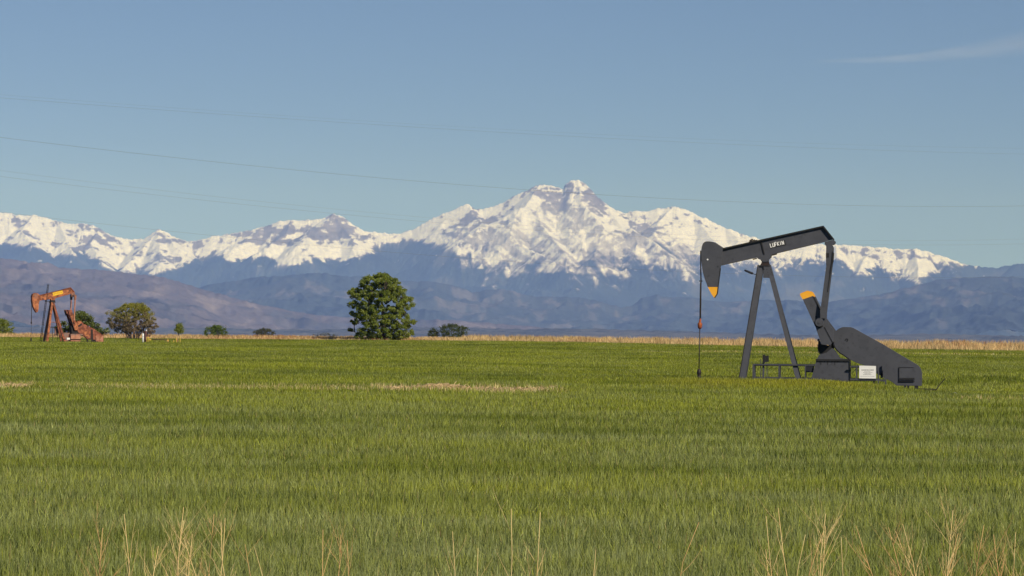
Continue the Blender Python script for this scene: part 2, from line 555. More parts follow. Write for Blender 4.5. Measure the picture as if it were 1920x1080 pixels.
SPURS = [[(880, 384, 0), (905, 418, 1.0), (950, 448, 2.0), (1010, 476, 3.0), (1060, 500, 3.8)],
         [(1012, 346, 0), (985, 385, .9), (935, 405, 1.5), (880, 432, 2.3), (830, 452, 3.1)],
         [(1012, 346, 0), (1000, 400, 1.0), (1030, 440, 2.1), (1062, 478, 3.1)],
         [(1083, 338, 0), (1092, 385, .9), (1130, 420, 1.7), (1150, 440, 2.2), (1120, 470, 2.9), (1100, 492, 3.4)],
         [(1120, 372, 0), (1165, 418, .9), (1205, 440, 1.7), (1240, 470, 2.7), (1290, 505, 3.7)],
         [(1205, 440, 1.7), (1180, 470, 2.5), (1160, 500, 3.3)],
         [(1260, 389, 0), (1235, 415, .7), (1225, 450, 1.6)],
         [(1300, 400, 0), (1330, 440, .9), (1360, 470, 1.8), (1400, 500, 2.8)],
         [(1360, 428, 0), (1400, 455, .8), (1450, 480, 1.6), (1490, 500, 2.4)],
         [(625, 401, 0), (655, 440, .8), (680, 470, 1.7)],
         [(625, 401, 0), (590, 425, .8), (560, 460, 1.8), (530, 500, 2.8)],
         [(547, 412, 0), (535, 440, .7), (500, 462, 1.4), (470, 485, 2.1)],
         [(493, 425, 0), (450, 450, .8), (420, 474, 1.5)],
         [(295, 430, 0), (300, 465, 1.0), (300, 508, 2.3)],
         [(295, 430, 0), (262, 470, .9), (235, 502, 1.8)],
         [(307, 433, 0), (345, 470, 1.0), (365, 490, 1.6)],
         [(187, 428, 0), (170, 455, .8), (190, 490, 1.7)],
         [(110, 416, 0), (125, 450, .9), (140, 482, 1.8)],
         [(63, 403, 0), (40, 430, .8), (60, 458, 1.6)],
         [(1647, 463, 0), (1620, 485, .6), (1608, 510, 1.3)],
         [(1713, 466, 0), (1722, 495, .8), (1722, 525, 1.6)],
         [(1763, 480, 0), (1790, 510, .8), (1800, 540, 1.6)],
         [(1907, 493, 0), (1880, 525, 1.0), (1850, 560, 2.2)],
         [(1567, 459, 0), (1570, 482, .7), (1560, 505, 1.4)]]
# thin ribs of bare rock along the crests of the spurs
RIBS = [[(960, 367), (933, 403), (907, 417), (873, 430), (827, 443)], [(887, 391), (880, 407), (853, 423), (827, 435)],
        [(967, 408), (1007, 430), (1050, 463), (1087, 500)], [(1130, 418), (1107, 440), (1073, 467)], [(1160, 402), (1207, 430), (1257, 467), (1290, 490)],
        [(853, 440), (893, 453), (940, 477), (973, 493)], [(940, 417), (987, 453), (1023, 480)], [(1180, 400), (1215, 432), (1257, 420)],
        [(980, 362), (958, 392), (930, 412), (895, 424)], [(1270, 392), (1300, 412), (1345, 432)], [(1150, 430), (1190, 452), (1230, 480)],
        [(1140, 438), (1112, 462), (1090, 490)], [(1000, 400), (1030, 432), (1062, 460)], [(905, 440), (945, 455), (990, 485)],
        [(625, 402), (612, 418), (590, 430)], [(295, 432), (310, 450), (335, 470)], [(547, 414), (540, 435), (520, 448)], [(187, 430), (205, 446), (228, 455)],
        [(1620, 466), (1680, 474), (1740, 486)], [(1570, 466), (1620, 478), (1670, 492)]]
DC = 52000.0


def seg_ridges(X, DD, spurs, slope):
    best = np.full(X.shape, -1e9)
    for sp in spurs:
        pts = []
        for (px, py, off) in sp:
            D = DC - off * 1000.0
            x, z = at_np(px, py, D)
            pts.append((x, D, z))
        for (ax, ay, az), (bx, by, bz) in zip(pts[:-1], pts[1:]):
            vx, vy = bx - ax, by - ay
            L2 = vx * vx + vy * vy
            t = np.clip(((X - ax) * vx + (DD - ay) * vy) / L2, 0, 1)
            d = np.hypot(X - (ax + vx * t), DD - (ay + vy * t))
            best = np.maximum(best, az + (bz - az) * t - slope * d)
    return best


WORK = {}


def lic(Z, X, DD, U, steps=14, seed=3):
    """noise smeared down the slopes: the pattern of gullies"""
    nr, nc = Z.shape
    W = vnoise(U / 3.4, np.arange(nr)[:, None] / 2.2 + 0 * U, seed) + 0.5 * vnoise(U / 8.0, np.arange(nr)[:, None] / 5.0 + 0 * U, seed + 1)
    gu = np.gradient(Z, axis=1) / np.maximum(np.gradient(X, axis=1), 1.0)
    gd = np.gradient(Z, axis=0) / np.abs(np.gradient(DD, axis=0))
    n = np.hypot(gu, gd) + 1e-6
    dxm = 24.0
    su = -gu / n * dxm / np.gradient(X, axis=1)
    sd = -gd / n * dxm / np.gradient(DD, axis=0)
    acc = W.copy(); cnt = 1
    for sgn in (1, -1):
        cu = np.tile(np.arange(nc, dtype=float), (nr, 1)); cr = np.tile(np.arange(nr, dtype=float)[:, None], (1, nc))
        for _ in range(steps):
            iu = np.clip(cu.round().astype(int), 0, nc - 1); ir = np.clip(cr.round().astype(int), 0, nr - 1)
            cu = cu + sgn * su[ir, iu]; cr = cr + sgn * sd[ir, iu]
            iu = np.clip(cu.round().astype(int), 0, nc - 1); ir = np.clip(cr.round().astype(int), 0, nr - 1)
            acc = acc + W[ir, iu]; cnt += 1
    a = acc / cnt
    return (a - a.mean()) / a.std()


def massif_height(U, DD, X):
    v = np.maximum(DC - DD, 0)
    back = np.maximum(DD - DC, 0)
    warp = (fbm(X / 900.0, DD / 1500.0, 3) - 0.5) * 10
    cy = np.interp(U, *CREST)
    xx, zc = at_np(U, cy, DC)
    def blur(row, h):
        k = np.exp(-np.linspace(-2.2, 2.2, 2 * h + 1) ** 2); k /= k.sum()
        return np.convolve(np.pad(row, h, mode='edge'), k, mode='valid')[None, :]
    row = zc[0]
    s1, s2 = blur(row, 14), blur(row, 80)
    jag = (vnoise(U / 2.6, U * 0, 8) - 0.5) * 20 + (vnoise(U / 9.0, U * 0, 9) - 0.5) * 26
    zc = zc + (s1 - zc) * sstep(0, 400, v) + jag * np.exp(-v / 110.0)
    zc = zc + (s2 - zc) * sstep(300, 3800, v) * 0.8
    base = zc - np.where(v < 3600, 0.47 * v, 0.47 * 3600 + 0.17 * (v - 3600)) - 0.6 * back
    amp = np.clip(v / 1400.0, 0, 1) * 190
    base = base + amp * (ridged((X + warp * 30) / 800.0, DD / 1300.0, 21, 5) - 0.55)
    sp = seg_ridges(X, DD, SPURS, 0.62) + np.clip(v / 800, 0, 1) * 40 * (ridged(X / 220.0, DD / 300.0, 5, 3) - 0.6)
    Z = np.where(v > 0, np.maximum(base - 60 * np.clip(v / 500, 0, 1), np.minimum(sp, base + 260 * np.clip(v / 1300.0, 0, 1))), base)
    Z = Z + np.clip(v / 500, 0, 1) * 26 * (fbm(X / 95.0, DD / 160.0, 44, 3) - 0.5)
    s = lic(Z, X, DD, U)
    WORK['lic'] = s
    Z = Z + np.clip(v / 400, 0, 1) * np.clip(s, -2, 2) * 7
    return Z


def screen_y(U, DD, Z):
    """height angle of a surface point in photograph pixels (below its own column's horizon)"""
    return (CAM_Z - Z) / DD * FPX + 628 + (U - 960) * math.tan(ROLL)


def massif_colour(U, DD, X, Z):
    P = screen_y(U, DD, Z)
    s = WORK['lic']
    n1 = fbm(X / 420.0, Z / 120.0, 61, 5) - 0.5
    n2 = fbm(X / 90.0, Z / 40.0, 63, 3) - 0.5
    line = np.interp(U, *SNOWLINE); amp = np.interp(U, *SNOW_AMP)
    above = (line - P) / amp + n1 * 3.2 + n2 * 1.8 + s * 0.8
    mid_ = sstep(20, 70, P - np.interp(U, *CREST)) * sstep(820, 900, U) * (1 - sstep(1340, 1420, U))
    sgn = np.where(U < 1085, 1, -1)
    wv_ = (fbm(X / 500.0, Z / 300.0, 68, 2) - 0.5) * 3.0
    diag = fbm((X + Z * 1.25 * sgn) / 62.0 + wv_, (Z * sgn - X * 0.8) / 420.0, 66, 3) - 0.5
    n3 = fbm(X / 210.0, Z / 75.0, 69, 4) - 0.5
    rest = 1 - mid_
    left = 1 - sstep(760, 860, U); right = sstep(1150, 1230, U)
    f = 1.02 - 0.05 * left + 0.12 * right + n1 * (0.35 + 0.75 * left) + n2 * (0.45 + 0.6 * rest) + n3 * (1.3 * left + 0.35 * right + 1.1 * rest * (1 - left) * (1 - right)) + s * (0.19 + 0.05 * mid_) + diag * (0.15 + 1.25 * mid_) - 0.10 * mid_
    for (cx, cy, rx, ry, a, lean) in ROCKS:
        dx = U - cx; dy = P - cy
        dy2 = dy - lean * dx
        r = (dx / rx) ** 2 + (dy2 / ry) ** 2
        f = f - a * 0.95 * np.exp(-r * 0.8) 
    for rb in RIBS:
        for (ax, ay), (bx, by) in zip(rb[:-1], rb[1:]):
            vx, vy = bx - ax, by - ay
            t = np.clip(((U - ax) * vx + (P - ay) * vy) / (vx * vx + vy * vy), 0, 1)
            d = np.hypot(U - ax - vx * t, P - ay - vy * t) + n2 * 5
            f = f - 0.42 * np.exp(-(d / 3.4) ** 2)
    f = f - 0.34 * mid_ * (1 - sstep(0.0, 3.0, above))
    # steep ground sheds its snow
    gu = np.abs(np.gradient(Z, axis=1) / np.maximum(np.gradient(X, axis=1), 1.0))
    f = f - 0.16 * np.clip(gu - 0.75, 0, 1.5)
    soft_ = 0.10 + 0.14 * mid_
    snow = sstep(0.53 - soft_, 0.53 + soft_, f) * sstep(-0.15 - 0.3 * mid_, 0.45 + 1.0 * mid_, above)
    snow = np.maximum(snow, 0.38 * mid_ * sstep(0.2, 1.2, above))
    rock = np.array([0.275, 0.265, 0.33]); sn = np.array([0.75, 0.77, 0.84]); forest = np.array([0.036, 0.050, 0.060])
    clear = np.array([0.13, 0.11, 0.09])
    # bare rock above the trees, forest below
    tree = 1 - sstep(-1.2, 0.2, above)
    fn = fbm(X / 600.0, DD / 600.0, 71, 5)
    fo = forest + (clear - forest) * (sstep(0.60, 0.74, fn) * 0.35)[..., None] + (forest * 0.8) * (fn - 0.5)[..., None] * 2
    base = rock * (0.8 + 0.5 * (n1 + n2))[..., None] * (1 - tree[..., None]) + fo * tree[..., None]
    # snow left in clearings among the trees
    spots = sstep(0.80, 0.83, fbm(X / 130.0, Z / 70.0, 83, 3)) * (1 - sstep(8, 55, P - line))
    snow = np.maximum(snow, spots * 0.8)
    snc = sn * (0.93 + 0.14 * (n1 + 0.5 * n2))[..., None]
    return np.clip(base * (1 - snow[..., None]) + snc * snow[..., None], 0.01, 0.95)


Ds = np.concatenate([np.linspace(38000, 47000, 60)[:-1], np.linspace(47000, 52000, 150), [52120, 52400, 53200, 55000]])
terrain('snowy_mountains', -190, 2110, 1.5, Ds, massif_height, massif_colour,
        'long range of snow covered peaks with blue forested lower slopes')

MID = prof([(-200, 560), (200, 560), (340, 552), (373, 540), (393, 533), (433, 527), (480, 522), (520, 518), (567, 513.5), (600, 513), (640, 517), (707, 520),
            (773, 527), (807, 528), (840, 533), (860, 538), (887, 549), (907, 544), (933, 542), (960, 545), (993, 555), (1040, 557),
            (1083, 557), (1117, 563), (1150, 575), (1167, 578), (1187, 572), (1203, 558), (1227, 553), (1257, 557), (1290, 558), (1350, 566),
            (1450, 562), (1550, 566), (1650, 552), (1720, 534), (1760, 524), (1820, 520), (1880, 518), (1920, 520), (2150, 515)])
FRONT = prof([(-200, 480), (0, 485), (33, 487), (67, 495), (110, 502), (160, 505), (217, 508), (267, 515), (307, 520), (347, 532), (373, 540), (400, 548),
              (450, 562), (520, 578), (600, 592), (680, 596), (760, 598), (850, 600), (940, 608), (1100, 620), (1250, 628), (1400, 634), (2150, 642)])
LOW = prof([(-200, 612), (300, 614), (600, 618), (860, 613), (950, 617), (1100, 616), (1250, 620), (1500, 628), (1750, 626), (1920, 630), (2150, 630)])


def hills(profile, Dc, depth, fall, amp, wl, seed):
    def height(U, DD, X):
        v = np.maximum(Dc - DD, 0); back = np.maximum(DD - Dc, 0)
        x_, zc = at_np(U, np.interp(U, *profile), Dc)
        zc = zc + (fbm(U / 9.0, U * 0, seed, 3) - 0.5) * 0.0030 * Dc * 0.25
        row = zc[0]
        k = np.exp(-np.linspace(-2.2, 2.2, 61) ** 2); k /= k.sum()
        soft = np.convolve(np.pad(row, 30, mode='edge'), k, mode='valid')[None, :]
        zc = zc + (soft - zc) * sstep(0, depth * 0.3, v)
        H = zc - fall * v - 0.3 * back
        w = (fbm(X / (wl * 1.7), DD / (wl * 1.7), seed + 4) - 0.5) * wl * 1.3
        H = H + np.clip(v / (wl * 0.7), 0, 1) * amp * (ridged((X + w) / wl, (DD + w) / (wl * 1.4), seed + 1, 5) - 0.6)
        H = H + np.clip(v / 400.0, 0, 1) * amp * 0.42 * (ridged((X - w * .5) / (wl * .34), (DD + w) / (wl * .5), seed + 7, 4) - 0.5)
        return H
    return height


def hill_colour(a, b, c, seed, wl, pa=0.5, rocks=0.55):
    a, b, c = map(np.array, (a, b, c))

    def colour(U, DD, X, Z):
        n = fbm(X / wl, DD / wl, seed, 5)
        n2 = fbm(X / (wl * 0.09), DD / (wl * 0.35), seed + 5, 4)
        k = sstep(pa - 0.09, pa + 0.09, n + (n2 - 0.5) * 0.35)[..., None]
        C = a * (1 - k) + b * k
        n3 = fbm(X / (wl * 0.045), DD / (wl * 0.16), seed + 9, 3)
        C = C * (1 - 0.45 * sstep(0.5, 0.62, n3) * sstep(0.40, 0.60, 1 - n))[..., None]
        r = (sstep(rocks, rocks + 0.08, n2) * sstep(0.44, 0.6, n) * 0.6)[..., None]
        C = C * (1 - r) + c * r
        return C * (0.75 + 0.5 * n2)[..., None]
    return colour


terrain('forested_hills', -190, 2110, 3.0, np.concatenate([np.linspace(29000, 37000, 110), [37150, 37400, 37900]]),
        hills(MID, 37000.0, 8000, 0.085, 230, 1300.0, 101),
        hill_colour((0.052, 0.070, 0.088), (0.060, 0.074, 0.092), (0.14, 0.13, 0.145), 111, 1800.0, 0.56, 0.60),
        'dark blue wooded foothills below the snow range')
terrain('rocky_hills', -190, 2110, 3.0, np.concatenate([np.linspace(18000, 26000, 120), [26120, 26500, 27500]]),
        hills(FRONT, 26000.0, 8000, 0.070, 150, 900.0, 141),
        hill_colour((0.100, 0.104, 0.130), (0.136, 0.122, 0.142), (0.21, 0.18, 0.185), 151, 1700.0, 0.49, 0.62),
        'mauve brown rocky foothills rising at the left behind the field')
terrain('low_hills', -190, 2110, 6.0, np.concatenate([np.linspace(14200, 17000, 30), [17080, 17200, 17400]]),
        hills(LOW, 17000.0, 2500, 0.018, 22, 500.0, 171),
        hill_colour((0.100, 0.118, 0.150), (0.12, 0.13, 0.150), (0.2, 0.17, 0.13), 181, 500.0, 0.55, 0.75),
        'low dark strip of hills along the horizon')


# ------------------------------------------------------------------ grass
def blades(name, x, y, z, h, w, cols, mat, lean=0.25, seed=1, curl=0.35):
    rng = np.random.default_rng(seed)
    n = len(x)
    a = rng.uniform(-1.1, 1.1, n)                 # facing, mostly broad side to the viewer
    cx, sx = np.cos(a), np.sin(a)
    la = rng.uniform(0, 2 * np.pi, n)
    lm = np.abs(rng.normal(0, lean, n)) * h
    lx, ly = np.cos(la) * lm, np.sin(la) * lm
    V = np.empty((n, 5, 3), dtype=np.float32)
    hw = w / 2
    V[:, 0] = np.stack([x - cx * hw, y - sx * hw, z - 0.03], 1)
    V[:, 1] = np.stack([x + cx * hw, y + sx * hw, z - 0.03], 1)
    mx, my, mz = x + lx * curl, y + ly * curl, z + h * 0.58
    V[:, 2] = np.stack([mx + cx * hw * 0.95, my + sx * hw * 0.95, mz], 1)
    V[:, 3] = np.stack([mx - cx * hw * 0.95, my - sx * hw * 0.95, mz], 1)
    V[:, 4] = np.stack([x + lx, y + ly, z + h], 1)
    b = np.arange(n)[:, None] * 5
    q = b + np.array([[0, 1, 2, 3]])
    t = b + np.array([[3, 2, 4]])
    C = np.repeat(cols, 5, axis=0)
    return np_mesh(name, V.reshape(-1, 3), [q, t], mat, C)


def scatter(D0, D1, rho0, power, margin=2.5, seed=5):
    rng = np.random.default_rng(seed)
    Dg = np.linspace(D0, D1, 4000)
    wid = 0.349 * Dg * 1.06 + 2 * margin
    dens = rho0 * (27.0 / Dg) ** power * wid
    cdf = np.concatenate([[0], np.cumsum((dens[1:] + dens[:-1]) / 2 * np.diff(Dg))])
    n = int(cdf[-1])
    D = np.interp(rng.random(n) * cdf[-1], cdf, Dg)
    x = (rng.random(n) - 0.5) * (0.349 * D * 1.06 + 2 * margin)
    return x, D


x, D = scatter(22, 492, 900, 1.55)
rng = np.random.default_rng(77)
keep = D < edge_D(x, D) + 1.5
x, D = x[keep], D[keep]
n = len(x)
px = 960 + FPX * x / D
lg = np.log(D)
band = fbm(x / 6.0 + 7, lg * 32, 31, 4)                 # the crop grows in long uneven drifts
big = fbm(x / 30.0, lg * 9, 33, 3)
patch = fbm(x / 2.5, lg * 60, 35, 3)
straw = straw_amount(x, D)
hgt = 0.32 * (0.80 + 0.24 * band + 0.2 * patch) * rng.uniform(0.62, 1.18, n)
hgt *= (1 - 0.75 * sstep(0.4, 0.8, straw))
hgt = np.where(D > 200, hgt * 1.05, hgt)
wd = 0.0105 * (D / 27.0) ** 0.72 * rng.uniform(0.7, 1.3, n)
c_yel = np.array([0.325, 0.350, 0.036]); c_grn = np.array([0.182, 0.212, 0.024]); c_gry = np.array([0.285, 0.315, 0.15]); c_drk = np.array([0.085, 0.120, 0.016])
k1 = np.clip(0.46 + 0.9 * (big - 0.5) + 0.7 * (patch - 0.5) + rng.normal(0, 0.24, n), 0, 1)[:, None]
greyness = np.interp(D, [24, 34, 44, 56, 64, 80, 105, 170, 500], [.66, .52, .34, .36, .52, .30, .20, .12, .06])
k2 = np.clip(greyness + 0.8 * (fbm(x / 4.0, lg * 34, 39, 3) - 0.5) + rng.normal(0, 0.20, n), 0, 0.9)[:, None]
cols = c_grn * (1 - k1) + c_yel * k1
cols = cols * (1 - k2) + c_gry * k2
dk = (sstep(0.57, 0.70, band) * 0.48 * np.interp(D, [25, 60, 400], [0.5, 1, 1.1]))[:, None]
dk = np.clip(dk + (rng.random(n) < 0.10)[:, None] * 0.5, 0, 1)
cols = cols * (1 - dk) + c_drk * dk
# a yellower rise in front of the grey unit
yr = (sstep(1150, 1350, px) * (1 - sstep(1560, 1740, px)) * np.exp(-((D - 140) / 13.0) ** 2))[:, None]
cols = cols * (1 - 0.65 * yr) + np.array([0.30, 0.28, 0.026]) * 0.65 * yr
hgt = hgt * (1 + 0.28 * yr[:, 0]) * (1 - 0.35 * sstep(15, 18, x) * (1 - sstep(26, 30, x)) * sstep(138, 144, D) * (1 - sstep(156, 162, D)))
c_str = np.array([0.72, 0.55, 0.27]) * rng.uniform(0.7, 1.15, n)[:, None]
is_straw = (rng.random(n) < straw * 1.15)[:, None]
cols = np.where(is_straw, c_str, cols)
dry = (rng.random(n) < 0.020)[:, None]
cols = np.where(dry, np.array([0.36, 0.30, 0.12]), cols)
cols = cols * np.exp(rng.normal(0, 0.23, n) - 0.01)[:, None]
cols = np.clip(cols * 1.08, 0, 0.8)
o = blades('crop_grass', x, D, ground_z(x, D), hgt, wd, cols, M['blades'], 0.28, 3)
tag(o, 'green and grey green young cereal crop covering the field', 'grass', kind='stuff')

# the taller dark tufts in the crop
# dry verge along the far edge of the field
rng = np.random.default_rng(99)
nv = 95000
pxv = rng.uniform(-120, 2040, nv)
off = rng.uniform(-1.5, 30, nv)
Dv = 482.0 - 62.0 * sstep(900, 1950, pxv) + off
xv = (pxv - 960) / FPX * Dv
cl = fbm(xv / 1.6, Dv / 2.0, 55, 3)
tall = fbm(xv / 11.0, Dv / 20.0, 57, 3)
hv = (0.30 + 0.75 * sstep(0.42, 0.72, cl) + 0.28 * (tall - 0.4)) * rng.uniform(0.6, 1.15, nv)
hs = np.interp(pxv, [-100, 300, 620, 700, 860, 880, 1100, 1300, 1600, 2000], [.62, .60, .50, .5, .55, .95, .82, .98, 1.12, 1.2])
hv = hv * hs
cv = np.where(rng.random((nv, 1)) < np.clip(0.15 + 1.6 * (tall - 0.5), 0.05, 0.8)[:, None] * np.interp(pxv, [0, 800, 1000], [1, 1, .45])[:, None],
              np.array([[0.56, 0.29, 0.14]]), np.array([[0.86, 0.64, 0.32]]))
cv = cv * (rng.uniform(0.55, 1.15, nv) * (0.70 + 0.5 * fbm(xv / 3.0, Dv / 4.0, 58, 3)))[:, None]
cv = np.where((rng.random(nv) < 0.05)[:, None], np.array([[0.14, 0.12, 0.05]]), cv)
o = blades('dry_grass', xv, Dv, ground_z(xv, Dv), hv, np.full(nv, 0.055) * rng.uniform(0.6, 1.4, nv), cv, M['blades'], 0.30, 9)
tag(o, 'tall straw coloured dry grass along the far edge of the field', 'grass', kind='stuff')

# heap of cut straw lying on the bare patch
rng = np.random.default_rng(123)
ns = 15000
t = rng.random(ns)
pxs = 690 + 375 * rng.random(ns) ** 0.9
pxs[: ns // 3] = rng.normal(828, 34, ns // 3)
pxs[-1500:] = rng.uniform(-60, 60, 1500)
Dsn = rng.uniform(112.6, 118.2, ns) + 1.2 * np.sin(pxs / 37.0)
Dsn[: ns // 3] = rng.normal(115.5, 0.9, ns // 3)
xs = (pxs - 960) / FPX * Dsn
mound = 0.20 * np.exp(-((pxs - 828) / 45.0) ** 2) * np.exp(-((Dsn - 115.5) / 1.3) ** 2)
zs = ground_z(xs, Dsn) + 0.05 + 0.06 * rng.random(ns) + mound * rng.uniform(0.5, 1.0, ns)
ang = rng.uniform(0, 2 * np.pi, ns); ln = rng.uniform(0.15, 0.5, ns); tilt = rng.normal(0, 0.22, ns)
dx, dy, dz = np.cos(ang) * ln / 2, np.sin(ang) * ln / 2, tilt * ln / 2
wv = 0.016
V = np.empty((ns, 4, 3))
V[:, 0] = np.stack([xs - dx, Dsn - dy, zs - dz - wv], 1); V[:, 1] = np.stack([xs + dx, Dsn + dy, zs + dz - wv], 1)
V[:, 2] = np.stack([xs + dx, Dsn + dy - 0.01, zs + dz + wv], 1); V[:, 3] = np.stack([xs - dx, Dsn - dy - 0.01, zs - dz + wv], 1)
cs = np.array([[0.84, 0.65, 0.36]]) * rng.uniform(0.55, 1.15, ns)[:, None]
o = np_mesh('straw_heap', V.reshape(-1, 3), [(np.arange(ns)[:, None] * 4 + np.array([[0, 1, 2, 3]]))], M['blades'], np.repeat(cs, 4, axis=0))
tag(o, 'low heap of loose tan straw strewn across a bare strip in the crop', 'straw', kind='stuff')


# ------------------------------------------------------------------ pumpjacks
GLYPHS = {'L': [((0, 1), (0, 0)), ((0, 0), (.85, 0))], 'U': [((0, 1), (0, 0)), ((0, 0), (.85, 0)), ((.85, 0), (.85, 1))],
          'F': [((0, 1), (0, 0)), ((0, 1), (.85, 1)), ((0, .52), (.7, .52))], 'K': [((0, 1), (0, 0)), ((.05, .45), (.8, 1)), ((.2, .55), (.85, 0))],
          'I': [((.4, 1), (.4, 0))], 'N': [((0, 0), (0, 1)), ((0, 1), (.85, 0)), ((.85, 0), (.85, 1))]}


def lettering(text, parent, p0, p1, y, height, mat, name='lettering'):
    """raised block letters on the face of a plate, running from p0 to p1 (x, z)"""
    L = math.hypot(p1[0] - p0[0], p1[1] - p0[1])
    c, s_ = (p1[0] - p0[0]) / L, (p1[1] - p0[1]) / L
    m = MB(); n = len(text); w = L / n; st = 0.040; q = 0
    for i, ch in enumerate(text):
        for (a, b) in GLYPHS[ch]:
            q += 1
            pts = []
            for (u, v) in (a, b):
                X = (i + u * .80) * w; Z = v * height
                pts.append((p0[0] + X * c - Z * s_, p0[1] + X * s_ + Z * c))
            line_box(m, pts[0], pts[1], st, y - 0.008 - 0.0007 * q, y + 0.001)
    return m.build(name, mat, parent, split=False)


def line_box(mb, a, b, th, y0, y1):
    """flat bar whose centre line runs a -> b in the (x, z) plane"""
    dx, dz = b[0] - a[0], b[1] - a[1]
    L = math.hypot(dx, dz); nx, nz = -dz / L * th / 2, dx / L * th / 2
    mb.prism([(a[0] + nx, a[1] + nz), (b[0] + nx, b[1] + nz), (b[0] - nx, b[1] - nz), (a[0] - nx, a[1] - nz)], y0, y1)
    return mb


def grey_pumpjack():
    org = at(1480, 716, 153.0); org.z = float(ground_z(org.x, 153.0))
    yaw = math.radians(-7)
    F = Frame(org, yaw)
    R = empty('pumpjack', org, yaw)
    tag(R, 'large dark grey pumpjack with yellow tipped horse head and crank in the green field', 'oil pump')
    G, K = M['grey'], M['black']
    P = lambda pts, y=0.0: [F(a, b, y) for a, b in pts]
    # walking beam ------------------------------------------------
    web = P([(1352, 467), (1543.3, 425), (1562, 449), (1546.7, 453.3), (1446.7, 477.5), (1420, 482.5), (1351.7, 498.0)])
    beam = MB().prism(web, -0.06, 0.06).build('walking_beam', G, R)
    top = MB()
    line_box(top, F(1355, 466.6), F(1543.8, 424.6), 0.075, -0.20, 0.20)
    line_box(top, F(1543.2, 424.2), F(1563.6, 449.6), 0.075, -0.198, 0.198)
    top.build('top_flange', K, beam)  # flange coloured black to take in the shadow it throws on the web
    bot = MB()
    line_box(bot, F(1352.5, 497.2), F(1420, 482.0), 0.04, -0.17, 0.17)
    line_box(bot, F(1446, 477.0), F(1546, 453.2), 0.04, -0.17, 0.17)
    bot.build('bottom_flange', G, beam)
    line_box(MB(), F(1427.5, 453.5), F(1433.3, 477.5), 0.055, -0.11, -0.055).build('stiffener', K, beam)
    plate = line_box(MB(), F(1443.6, 460.9, -0.07), F(1472.6, 454.9, -0.07), 0.27, -0.075, -0.058).build('name_plate', K, beam)
    lettering('LUFKIN', plate, F(1445.0, 463.6, -0.08), F(1471.4, 458.0, -0.08), -0.077, 0.20, M['white'])
    frag = MB()
    line_box(frag, F(1444.3, 457.8, -0.08), F(1444.9, 464.0, -0.08), 0.04, -0.085, -0.0762)
    frag.build('plate_rim', M['white'], plate)
    mb = MB()
    for q in ((1410, 449.5), (1407, 451.2), (1414, 450.8)):
        a = F(*q); mb.disc(a[0], a[1], -0.05, 0.05, 0.055, 8)
    a, b = F(1404, 453.5), F(1420, 450.0); line_box(mb, a, b, 0.03, -0.12, 0.12)
    mb.build('beam_clamp', M['grease'], beam)
    # horse head --------------------------------------------------
    head = [(1321.7, 453.6), (1326, 452.7), (1330, 452.8), (1336, 453.4), (1341.7, 455), (1348, 459), (1355.8, 464), (1354.2, 478), (1351.9, 498), (1350.8, 503),
            (1346.7, 538.3), (1327.5, 538.3), (1321.7, 523), (1317.5, 506.7), (1315.4, 490), (1314.7, 474), (1316.3, 462), (1318.6, 456.6)]
    hh = MB().prism(P(head), -0.24, 0.24).build('horse_head', G, R, bevel=0.012)
    tip = [(1346.7, 538.3), (1344.9, 550.5), (1343, 555), (1339.7, 558.7), (1335, 552.5), (1327.5, 538.3)]
    MB().prism(P(tip), -0.24, 0.24).build('head_tip', M['yellow'], hh)
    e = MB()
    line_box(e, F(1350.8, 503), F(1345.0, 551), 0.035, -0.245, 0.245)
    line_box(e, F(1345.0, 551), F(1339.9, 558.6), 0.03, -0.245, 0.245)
    e.build('back_shade_strip', K, hh)  # black strips stand in for shade on the head's back edge
    a = F(1326.8, 486.6, -0.24); MB().disc(a[0], a[1], -0.246, -0.15, 0.045, 12).build('hole_sky_disc', M['white'], hh)  # white disc stands in for bright sky seen through a hole
    a = F(1346, 500, -0.24); MB().disc(a[0], a[1], -0.25, -0.15, 0.035, 10).build('bolt', K, hh)
    # saddle bearing ------------------------------------------------
    MB().prism(P([(1418.5, 481), (1447.5, 475.5), (1446.5, 482.5), (1442, 486.5), (1441.7, 491), (1428.3, 491), (1426, 487), (1421.0, 485)]), -0.28, 0.28).build('saddle_bearing', G, R)
    sb = MB().prism(P([(1429, 490.8), (1441.8, 490.8), (1444, 498.5), (1425, 498.5)]), -0.24, 0.24)
    for q in ((1411.5, 486.3, 1419, 484.6), (1447, 478.6, 1457, 476.2)):
        line_box(sb, F(q[0], q[1]), F(q[2], q[3]), 0.05, -0.14, 0.14)
    sb.build('post_cap', M['grease'], R)
    # samson post ----------------------------------------------------
    for sgn in (-1, 1):
        yt, yb = 0.20 * sgn, 0.95 * sgn
        for (t0, b0, w) in (((1427.3, 498), (1391.0, 722), 0.30), ((1441.2, 498), (1500.5, 722), 0.24)):
            tx, tz = F(t0[0], t0[1], 0.0); bx, bz = F(b0[0], b0[1], 0.0)
            m = MB()
            p, q = Vector((tx, yt, tz)), Vector((bx, yb, bz))
            m.bar(p, q, 0.20, w, up=(1, 0, 0))
            leg = m.build('leg', G, R)
            # black strip standing in for shade on the left legs' outer face
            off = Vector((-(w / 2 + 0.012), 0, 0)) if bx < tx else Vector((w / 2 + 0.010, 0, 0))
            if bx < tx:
                MB().bar(p + off, q + off, 0.26, 0.05, up=(1, 0, 0)).build('leg_shade_strip', K, leg)
    g_ = MB().prism(P([(1431, 499), (1443.5, 499), (1451.3, 521), (1431, 521)], -0.3), -0.36, -0.31)
    gp = g_.build('gusset_plate', G, R)
    bo = MB()
